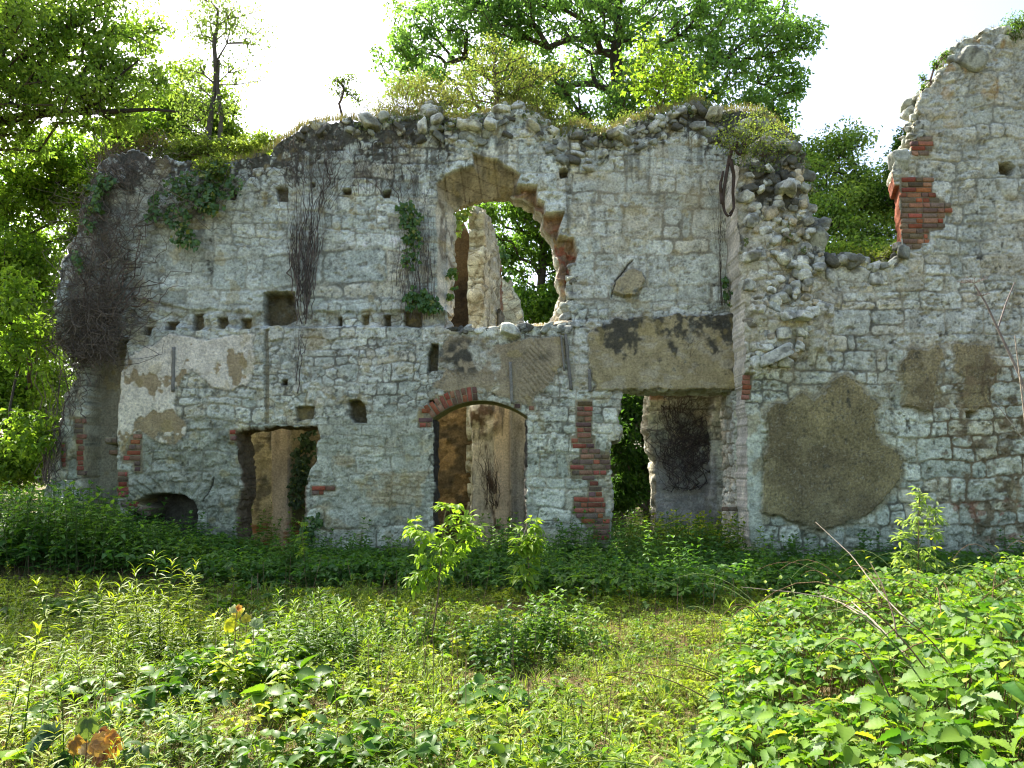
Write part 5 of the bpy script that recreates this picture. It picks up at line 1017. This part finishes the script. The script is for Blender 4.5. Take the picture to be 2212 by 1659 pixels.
x, y = jitter_pts(rng, -8.6, 6, 3.4, 10.6, 4, lambda x, y: open_ok(x, y) & cover(x, y, 523, .15))
rosettes(B, rng, x, y, 5, .12, .085, .065, MID, lf=1)
x, y = jitter_pts(rng, -8.6, 6, 3.4, 10.6, 110, lambda x, y: open_ok(x, y) & cover(x, y, 524, -.5))
herbs(B, rng, x, y, rng.uniform(.06, .20, len(x)), nn=7, k=2, L=.034, W=.010, cols=BR, el=.35, stem=.0015)
tag(B.build('ground_cover', M_HERB), 'bright low weeds and seedlings covering the sunlit clearing', 'ground cover', kind='stuff')
B = Buf()
x, y = jitter_pts(rng, -8.6, 6, 3.4, 10.2, 12, lambda x, y: open_ok(x, y) & (fbm(x*.9, y*.9, 541, 3)-.8*blobxy(x, y, 1.2, 7.3, 1.7, 1.7)-.5*blobxy(x, y, .3, 5, 1.2, 1) > .22)); rosettes(B, rng, x, y, 7, .19, .085, .05, MID, lf=3)
x, y = jitter_pts(rng, -8.6, 6, 3.4, 9.8, 4, lambda x, y: open_ok(x, y) & (fbm(x*1.1, y*1.1, 542, 3)-.8*blobxy(x, y, 1.2, 7.3, 1.7, 1.7) > .2)); rosettes(B, rng, x, y, 6, .15, .13, .085, ((.05, .13, .02), (.14, .25, .03)), lf=3, tmpl=T_SERR)
tag(B.build('broad_weeds', M_HERB), 'patches of taller broad-leaved weeds standing out of the low cover of the clearing', 'ground cover', kind='stuff')
B = Buf(); x, y = jitter_pts(rng, -8.6, 6, 3.5, 10.2, 4.5, lambda x, y: open_ok(x, y) & (fbm(x*.8, y*.8, 543, 3) > -.15)); nb_ = 26; n = len(x)*nb_
D = unit(rng.normal(0, .38, (n, 3))*np.array([1, 1, .1])+np.array([0, 0, 1])); pb = np.stack([np.repeat(x, nb_)+rng.normal(0, .03, n), np.repeat(y, nb_)+rng.normal(0, .03, n), np.repeat(gz(x, y), nb_)], 1); Hh = np.repeat(rng.uniform(.12, .32, len(x)), nb_)*rng.uniform(.5, 1.1, n)
mv = rng.random((n, 1)); leafN(B, pb, D, rnd_dir(rng, n), Hh, .006+0*Hh, np.array((.12, .22, .03))*(1-mv)+np.array((.30, .36, .08))*mv, [(0, .8), (.35, 1), (.7, .75), (1, 0)], fold=.1, droop=.55)
tag(B.build('grass_tufts', M_HERB), 'arching tufts of longer green grass scattered over the clearing', 'grass', kind='stuff')
B = Buf(); x, y = jitter_pts(rng, -8.6, 6, 4, 10.5, 5, lambda x, y: y > 0); n = len(x); b0 = np.stack([x, y, gz(x, y)], 1); hh = rng.uniform(.15, .5, n)[:, None]; b1 = b0+np.concatenate([rng.normal(0, .12, (n, 2)), np.ones((n, 1))], 1)*hh
segs(B, b0, b1, .0028, .0016, 4, np.array((.22, .15, .09))*rng.uniform(.5, 1.4, (n, 1)))
tag(B.build('dry_stems', M_VINE), 'thin dry brown stems sticking out of the weeds', 'dead stems', kind='stuff')
B = Buf()
x, y = jitter_pts(rng, -8.6, 3, 3.4, 10, 40, lambda x, y: open_ok(x, y) & (x < .2+.1*y) & cover(x, y, 525, -.15) & ((x < -.6) | (y < 5.6)))
herbs(B, rng, x, y, rng.uniform(.10, .40, len(x)), nn=11, k=2, L=.085, W=.013, cols=BR, el=.5, tmpl=T_LANCE, spiral=2.4, stem=.0022, droop=.25)
tag(B.build('young_willowherb', M_HERB), 'young narrow-leaved willowherb shoots dotted over the left of the clearing', 'ground cover', kind='stuff')
n = 130000; x = rng.uniform(-8.6, 6, n); y = rng.uniform(3.3, 10.6, n); m = inview(x, y); x, y = x[m], y[m]; n = len(x)
B = Buf(); mv = rng.random((n, 1)); C = np.where(rng.random((n, 1)) < .55, np.array((.16, .22, .04)), np.array((.36, .27, .13)))*(.6+.6*mv)
D = unit(rng.normal(0, .55, (n, 3))*np.array([1, 1, .2])+np.array([0, 0, 1])); H = rng.uniform(.03, .13, n)
leafN(B, np.stack([x, y, gz(x, y)], 1), D, rnd_dir(rng, n), H, .004+0*H, C, [(0, .8), (.5, 1), (1, 0)], fold=.1, droop=.4)
n = 18000; x = rng.uniform(-8.6, 6, n); y = rng.uniform(3.3, 11, n); m = inview(x, y); x, y = x[m], y[m]; n = len(x)
D = unit(rng.normal(0, 1, (n, 3))*np.array([1, 1, .12])); H = rng.uniform(.04, .16, n)
leafN(B, np.stack([x, y, gz(x, y)+.012], 1), D, unit(np.array([0, 0, 1.])+rng.normal(0, .2, (n, 3))), H, .005+0*H, np.array((.42, .32, .19))*rng.uniform(.5, 1.1, (n, 1)), [(0, .8), (.5, 1), (1, 0)], fold=.1, droop=.1)
n = 7000; x = rng.uniform(-7, 6, n); y = rng.uniform(3.3, 11, n); m = inview(x, y); x, y = x[m], y[m]; n = len(x)
D = unit(rng.normal(0, 1, (n, 3))*np.array([1, 1, .25])); H = rng.uniform(.02, .06, n)
leafN(B, np.stack([x, y, gz(x, y)+.015], 1), D, unit(np.array([0, 0, 1.])+rng.normal(0, .35, (n, 3))), H, H*.6, np.array((.20, .12, .06))*rng.uniform(.5, 1.4, (n, 1)), T_LANCE, fold=.2, droop=.2)
tag(B.build('grass', M_STRAW), 'short grass, dead straw and leaf litter over the clearing', 'grass', kind='stuff')
# --- clumps of tall willowherb
def clump(name, label, cx, cyy, rx, ry, n, H, kind='willow', seed=1, cols=BR, cat='wild plant', group=None):
    rng = np.random.default_rng(seed); x = cx+rng.normal(0, rx*.72, n); y = cyy+rng.normal(0, ry*.7, n); B = Buf()
    h = rng.uniform(.35, 1.08, n)*H*(1-.2*np.minimum(((x-cx)/rx)**2+((y-cyy)/ry)**2, 1))
    if kind == 'willow':
        herbs(B, rng, x, y, h, nn=20, k=2, L=.13, W=.019, cols=cols, el=.42, tmpl=T_LANCE, spiral=2.4, stem=.004, droop=.38, lean=.10, taper=.35)
    elif kind == 'nettle':
        herbs(B, rng, x, y, h, nn=10, k=2, L=.095, W=.055, cols=cols, el=.1, tmpl=T_OVATE, stem=.003, droop=.3, lean=.1)
    o = B.build(name, M_HERB); return tag(o, label, cat, group)
def gat(u, v): return ground_at(u, v)
for k, (u, v, rx, ry, n, H, lab) in enumerate(((330, 1440, .42, .35, 26, .98, 'tall clump of narrow-leaved willowherb left of centre in front of the shaded belt'), (270, 1420, .35, .3, 16, .8, 'looser willowherb stems left of the tallest clump'),
        (655, 1440, .22, .2, 12, .72, 'willowherb clump with arching tips right of the yellow maple leaves'), (730, 1440, .35, .25, 20, .52, 'broad low willowherb clump left of the elder sapling'), (45, 1640, .22, .25, 9, .8, 'near willowherb stems at the left edge of the picture'),
        (1665, 1440, .30, .25, 14, .55, 'willowherb at the inner edge of the bramble patch'), (1790, 1440, .3, .25, 12, .55, 'willowherb stems rising out of the brambles by the dead stalks'), (1380, 1745, .35, .2, 12, .28, 'low willowherb shoots at the bottom edge just right of centre'), (205, 1500, .35, .25, 14, .45, 'short willowherb shoots before the left clump'))):
    x, y = gat(u, v); clump('willowherb', lab, x, y, rx, ry, n, H, 'willow', 600+k)
for k, (u, v, rx, ry, n, H, lab, c) in enumerate(((420, 1420, .4, .3, 34, .5, 'leafy nettle clump beside the tall willowherb', BR), (1180, 1400, .45, .4, 60, .60, 'rounded bushy nettle clump around the smaller sapling', MID), (1080, 1440, .4, .3, 30, .5, 'nettle clump between the two saplings', MID), (560, 1500, .5, .3, 34, .35, 'low weeds around the yellow maple leaves', BR), (860, 1400, .4, .35, 34, .42, 'weeds at the foot of the elder sapling', MID))):
    x, y = gat(u, v); clump('nettle_clump', lab, x, y, rx, ry, n, H, 'nettle', 640+k, cols=c)
# --- elder saplings
def sapling(label, bu, bv, top, Y, crown, n, seed, L=.10, cols=((.16, .27, .03), (.27, .38, .05)), lab='elder_sapling', W=.042, stemr=.010):
    rng = np.random.default_rng(seed); e = empty(lab, None, label, 'sapling'); S = Buf(); B = Buf()
    b = P(bu, bv, Y); b[2] = float(gz(b[0], Y))-.02; t = P(top[0], top[1], Y)
    q = np.array([b+(t-b)*s+np.array((.02*math.sin(5*s), .02*math.cos(4*s), 0)) for s in np.linspace(0, 1, 12)]); tube(S, q, np.linspace(stemr, stemr*.4, 12), 7, (.20, .15, .08))
    for (cu, cv, ru, rv) in crown:
        c = P(cu, cv, Y+rng.uniform(-.08, .08)); s = q[min(11, int(rng.uniform(6, 11)))]; s = q[np.argmin(np.abs(q[:, 2]-(c[2]-.12)))]
        mid = (s+c)/2+np.array((0, 0, .03)); tube(S, [s, mid, c], [.004, .003, .002], 5, (.16, .20, .06))
        for j in range(n):
            d = rnd_dir(rng, 1)[0]; p = c+d*np.array((ru, (ru+rv)/2, rv))*Y/F*rng.uniform(.3, 1); segs(S, [c], [p], .0015, .001, 3, (.14, .2, .05))
            ax = unit((p-c)*np.array((1, 1, .5))+rng.normal(0, .03, 3)); pp = []; dd = []
            for m, (fw, sd) in enumerate(((1, 0), (.5, 1), (.5, -1), (.0, 1), (.0, -1))):
                sdv = unit(np.cross(ax, (0, 0, 1.))); pp.append(p+ax*L*(.1+.45*fw)-ax*.0); dd.append(ax*(1 if sd == 0 else .45)+sdv*sd*.9+np.array((0, 0, rng.normal(-.15, .25))))
            k = len(pp); mv = rng.random((k, 1)); C = np.array(cols[0])*(1-mv)+np.array(cols[1])*mv
            leafN(B, np.array(pp), np.array(dd), np.array([0, 0, 1.])+rng.normal(0, .35, (k, 3)), L*rng.uniform(.65, 1.1, k), W*rng.uniform(.8, 1.1, k), C, T_OVATE, fold=.2, droop=.35)
    S.build('stem', M_BARK, e, smooth=True); B.build('foliage', M_LEAF, e); return e
_, Y1 = gat(925, 1400); _, Y2 = gat(1138, 1320); Y3 = 7.6
sapling('bright sunlit elder sapling with a bare lower stem, standing left of centre', 925, 1400, (968, 1095), Y1, [(968, 1100, 22, 20), (1000, 1130, 28, 20), (920, 1150, 28, 22), (960, 1160, 30, 22), (1010, 1165, 24, 18), (930, 1195, 26, 18), (970, 1200, 22, 16), (905, 1245, 16, 18), (940, 1235, 20, 12), (1020, 1150, 20, 14), (900, 1140, 14, 14)], 9, 701)
sapling('smaller thin sapling with few leaves, right of the bright elder', 1138, 1320, (1142, 1130), Y2, [(1143, 1135, 20, 12), (1135, 1170, 24, 14), (1150, 1190, 20, 14), (1120, 1190, 16, 10), (1140, 1220, 22, 12), (1130, 1250, 18, 12), (1155, 1160, 14, 10)], 8, 702, L=.13, W=.05)
sapling('pale silvery sapling rising from the brambles before the right wall', 1965, 1330, (1990, 1060), Y3, [(1990, 1070, 16, 16), (1995, 1100, 22, 18), (2020, 1115, 22, 16), (1975, 1130, 24, 18), (2005, 1150, 26, 18), (1950, 1160, 20, 18), (1985, 1185, 30, 20), (1950, 1205, 26, 18), (2005, 1210, 24, 16), (1970, 1235, 34, 18)], 10, 703, L=.085, W=.026, cols=((.17, .26, .07), (.30, .38, .12)))
sapling('small pale weed spike lit by the sun beside the left doorway', 655, 1210, (657, 1118), 11.0, [(656, 1130, 6, 10), (652, 1155, 6, 10), (658, 1180, 8, 8), (650, 1195, 12, 6)], 4, 704, L=.08, W=.03, stemr=.005, lab='weed_spike')
# --- bramble thicket, right foreground
rng = np.random.default_rng(503)
def bram_h(x, y):
    d = x-bramble_x0(y); return np.clip(.22+.42*d, .0, .82)*sstep(-.15, .25, d)*(.85+.3*fbm(x*1.6, y*1.6, 531, 3))*(1-.25*sstep(7, 8.6, y))
def brambles():
    B = Buf(); S = Buf(); n = 12000; x = rng.uniform(.4, 7.2, n); y = 2.55+(8.5-2.55)*rng.random(n)**1.15; m = inview(x, y, .22) & (x > bramble_x0(y)-.1); x, y = x[m], y[m]; n = len(x)
    H = bram_h(x, y); z = gz(x, y)+H*(1-.75*rng.random(n)**2.0)
    c = np.stack([x, y, z], 1); az = rng.random(n)*6.283; f = np.stack([np.cos(az), np.sin(az), rng.normal(.1, .25, n)], 1)
    lower = c-f*.05-np.array((0, 0, 1.))*(.10+.15*rng.random((n, 1))); segs(S, lower, c, .0024, .0016, 4, np.where(rng.random((n, 1)) < .5, np.array((.17, .17, .06)), np.array((.16, .08, .05))))
    mv = np.clip(rng.random((n, 1))*.75+.15*rng.normal(size=(n, 1)), 0, 1); C0 = np.array((.045, .125, .018))*(1-mv)+np.array((.20, .31, .035))*mv; k = rng.random(n) < .05; C0[k] = np.array((.30, .34, .05)); k = rng.random(n) < .10; C0[k] = np.array((.20, .27, .14))
    sd = unit(np.cross(f, (0, 0, 1.)))
    for j, (a, b, s) in enumerate(((1, 0, 1), (.25, 1, .82), (.25, -1, .82), (-.1, .9, .6), (-.1, -.9, .6))):
        sel = np.ones(n, bool) if j < 3 else rng.random(n) < .45
        D = f*a+sd*b+np.array((0, 0, -.12)); p = c+(unit(D)*.022 if j else f*.03)
        L = rng.uniform(.05, .105, n)*s*np.where(rng.random(n) < .2, 1.25, 1)*np.interp(y, [2.6, 4.5, 6], [1.35, 1.1, .95]); nz = np.array([0, 0, 1.])+rng.normal(0, .38, (n, 3))
        leafN(B, p[sel], D[sel], nz[sel], L[sel], (L*.66)[sel], (C0*rng.uniform(.85, 1.15, (n, 1)))[sel], T_SERR, fold=.16, droop=rng.uniform(.1, .45, n)[sel], corr=.030, vein=1.25)
    # arching canes
    for k in range(150):
        bx = rng.uniform(1.0, 5.5); by = rng.uniform(3.2, 8.3)
        if bx < bramble_x0(by)+.1 or bx > .7*by: continue
        az = rng.random()*6.283; Lc = rng.uniform(.5, 1.3); t = np.linspace(0, 1, 12)[:, None]; hh = float(bram_h(bx, by))*rng.uniform(1.0, 1.35)+.03
        q = np.array((bx, by, float(gz(bx, by))))+t*np.array((math.cos(az), math.sin(az), 0))*Lc+np.array((0, 0, 1.))*hh*np.sin(np.minimum(t*2.1, 2.6)); tube(S, q, np.linspace(.005, .002, 12), 5, (.17, .11, .06) if rng.random() < .5 else (.14, .19, .06))
    # young upright shoots that break the outline
    xs = rng.uniform(1.0, 5.6, 330); ys = rng.uniform(3.4, 8.2, 330); ok = (xs > bramble_x0(ys)-.05) & inview(xs, ys); xs, ys = xs[ok], ys[ok]
    herbs(B, rng, xs, ys, bram_h(xs, ys)*rng.uniform(.95, 1.35, len(xs))+.06, nn=9, k=1, L=.075, W=.05, cols=((.12, .20, .04), (.30, .38, .06)), el=.3, spiral=2.4, tmpl=T_SERR, stem=.003, lean=.35)
    e = empty('bramble_thicket', None, 'sprawling bramble thicket with broad serrated leaves filling the right foreground', 'bramble')
    B.build('leaf', M_BRAM, e)['kind'] = 'stuff'; S.build('cane', M_BARK, e)['kind'] = 'stuff'
M_BRAM = leaf_mat('bramble_leaf', .45, .55, (1.4, 1.45, .4), .25)
brambles()
# --- dead stalks
def stalk(label, pts, r, seed, side=(), umbel=None, col=(.30, .25, .19)):
    rng = np.random.default_rng(seed); e = empty('dead_stalk', None, label, 'dead stalk'); B = Buf()
    q = np.array([P(*p) for p in pts]); t = np.linspace(0, len(q)-1, 14); qq = np.stack([np.interp(t, range(len(q)), q[:, k]) for k in range(3)], 1)
    tube(B, qq, np.linspace(r, r*.45, 14), 7, col)
    for (f, p) in side:
        s = qq[int(f*13)]; c = P(*p); tube(B, [s, (s+c)/2+np.array((0, 0, .01)), c], [r*.55, r*.45, r*.3], 5, col)
    B.build('stem', M_VINE, e, smooth=True)
    if umbel:
        U = Buf()
        for p in umbel:
            c = P(*p[:3]); R_ = p[3]
            for k in range(14):
                a = k*2.4; d = np.array((math.cos(a), math.sin(a), .35))*R_*math.sqrt((k+1)/14); segs(U, [c], [c+d], .0012, .0008, 3, col)
                for j in range(6): dd = rnd_dir(rng, 1)[0]*R_*.16; dd[2] = abs(dd[2]); segs(U, [c+d], [c+d+dd], .0008, .0006, 3, col)
        U.build('seed_head', M_VINE, e)
    return e
stalk('tall dead hogweed stalk leaning at the right edge, with a dried seed head', [(2290, 1150, 3.3), (2212, 830, 3.3), (2160, 720, 3.3), (2130, 655, 3.3), (2105, 615, 3.3)], .007, 801, side=((.55, (2192, 610, 3.3)),), umbel=((2105, 612, 3.3, .05), (2120, 640, 3.3, .03), (2085, 612, 3.3, .03)), col=(.20, .17, .15))
stalk('short upright dead twig at the right edge beside the hogweed stalk', [(2225, 1000, 3.0), (2205, 830, 3.0), (2192, 725, 3.0)], .004, 802)
stalk('long pale dead stem lying diagonally across the brambles', [(2010, 1500, 4.6), (1960, 1420, 4.9), (1890, 1345, 5.2), (1840, 1300, 5.5)], .010, 803, side=((.8, (1770, 1285, 5.6)), (.6, (1820, 1305, 5.6))), umbel=((1768, 1283, 5.6, .04),))
stalk('thin forked dead stem crossing behind the diagonal one', [(1960, 1340, 5.6), (1900, 1280, 6.0), (1840, 1200, 6.4), (1762, 1128, 6.8)], .005, 804, side=((.5, (1850, 1215, 6.4)),))
stalk('upright brown dead stem in the middle of the brambles', [(1945, 1420, 5.2), (1930, 1330, 5.3), (1905, 1260, 5.4), (1880, 1215, 5.5)], .006, 805, col=(.22, .16, .11))
stalk('nearly level dry stem at the inner edge of the brambles', [(1830, 1300, 6.6), (1720, 1280, 6.7), (1600, 1268, 6.9)], .005, 806)
stalk('thin dead stalk standing against the right wall', [(2300, 1110, 4.5), (2212, 950, 4.5), (2150, 870, 4.5)], .004, 807, col=(.3, .27, .22))
# --- maple seedlings with big coloured leaves
def palm(B, rng, c, L, col, n, tilt=(0, -.3, 1.)):
    az = rng.random()*6.28; nn = unit(np.array(tilt)+rng.normal(0, .25, 3)); k = 5
    a = az+(np.arange(k)-2)*.72; ex = unit(np.cross(nn, (0, 1, .1))); ey = np.cross(nn, ex)
    D = np.cos(a)[:, None]*ex+np.sin(a)[:, None]*ey; Ls = L*np.array((.6, .9, 1.05, .9, .6))
    leafN(B, np.tile(c, (k, 1)), D, np.tile(nn, (k, 1)), Ls, Ls*.62, np.tile(col, (k, 1))*rng.uniform(.85, 1.15, (k, 1)), [(0, .5), (.3, .95), (.5, .8), (.62, 1.0), (.8, .45), (1, 0)], fold=.08, droop=.2)
def seedling(name, label, specs, Y, seed, cat='seedling'):
    rng = np.random.default_rng(seed); e = empty(name, None, label, cat); B = Buf(); S = Buf()
    for (u, v, L, col) in specs:
        c = P(u, v, Y+rng.uniform(-.06, .06)); g = np.array((c[0]+rng.normal(0, .03), c[1], float(gz(c[0], c[1])))); segs(S, [g], [c], .003, .002, 4, (.20, .10, .06)); palm(B, rng, c, L*1.15, col, 5, tilt=(0, -1.1, .6))
    B.build('leaf', M_LEAF, e)['kind'] = 'stuff'; S.build('stem', M_BARK, e); return e
_, yy = gat(520, 1480)
seedling('maple_seedling', 'maple seedling with yellow and pale green lobed leaves among the weeds', [(520, 1325, .085, (.66, .58, .04)), (488, 1350, .085, (.58, .56, .04)), (505, 1322, .06, (.34, .38, .18)), (532, 1342, .06, (.45, .40, .05)), (548, 1352, .08, (.26, .34, .16)), (530, 1395, .09, (.20, .30, .10)), (580, 1400, .08, (.18, .30, .08)), (512, 1315, .04, (.42, .22, .08))], yy, 711)
_, yy = gat(200, 1720)
seedling('maple_seedling', 'maple seedling with orange and brownish red leaves low in the left corner', [(190, 1555, .085, (.14, .20, .05)), (215, 1580, .07, (.30, .12, .07)), (240, 1600, .085, (.42, .20, .06)), (200, 1605, .09, (.40, .24, .08)), (160, 1600, .08, (.34, .20, .06)), (225, 1625, .09, (.30, .15, .08)), (185, 1630, .08, (.36, .28, .14)), (250, 1585, .06, (.45, .22, .05))], yy, 712)
_, yy = gat(110, 1700)
seedling('dock_plant', 'dark broad-leaved dock plant in the bottom left corner', [(110, 1600, .11, (.04, .10, .03)), (80, 1620, .10, (.05, .12, .03)), (125, 1640, .10, (.04, .09, .03))], yy, 713, 'wild plant')

GR = {'willowherb': 'tall willowherb clumps in the clearing', 'nettle_clump': 'leafy weed clumps in the clearing', 'ivy': 'living ivy patches on the ruin', 'dead_vine': 'dead climbers on the ruin', 'dead_stalk': 'dead stalks over the brambles', 'scrub': 'scrub growing on the wall tops',
      'oak_tree': 'trees left of the ruin', 'maple_tree': 'maples behind the ruin', 'ash_tree': 'slim trees behind the ruin', 'elder_sapling': 'sunlit saplings before the ruin', 'maple_seedling': 'coloured maple seedlings', 'ruined_wall': 'outer walls of the ruin', 'broken_wall': 'inner walls of the ruin'}
for o in list(bpy.data.objects):
    k = o.name.split('.')[0]
    if o.parent is None and k in GR and not o.get('group'): o['group'] = GR[k]
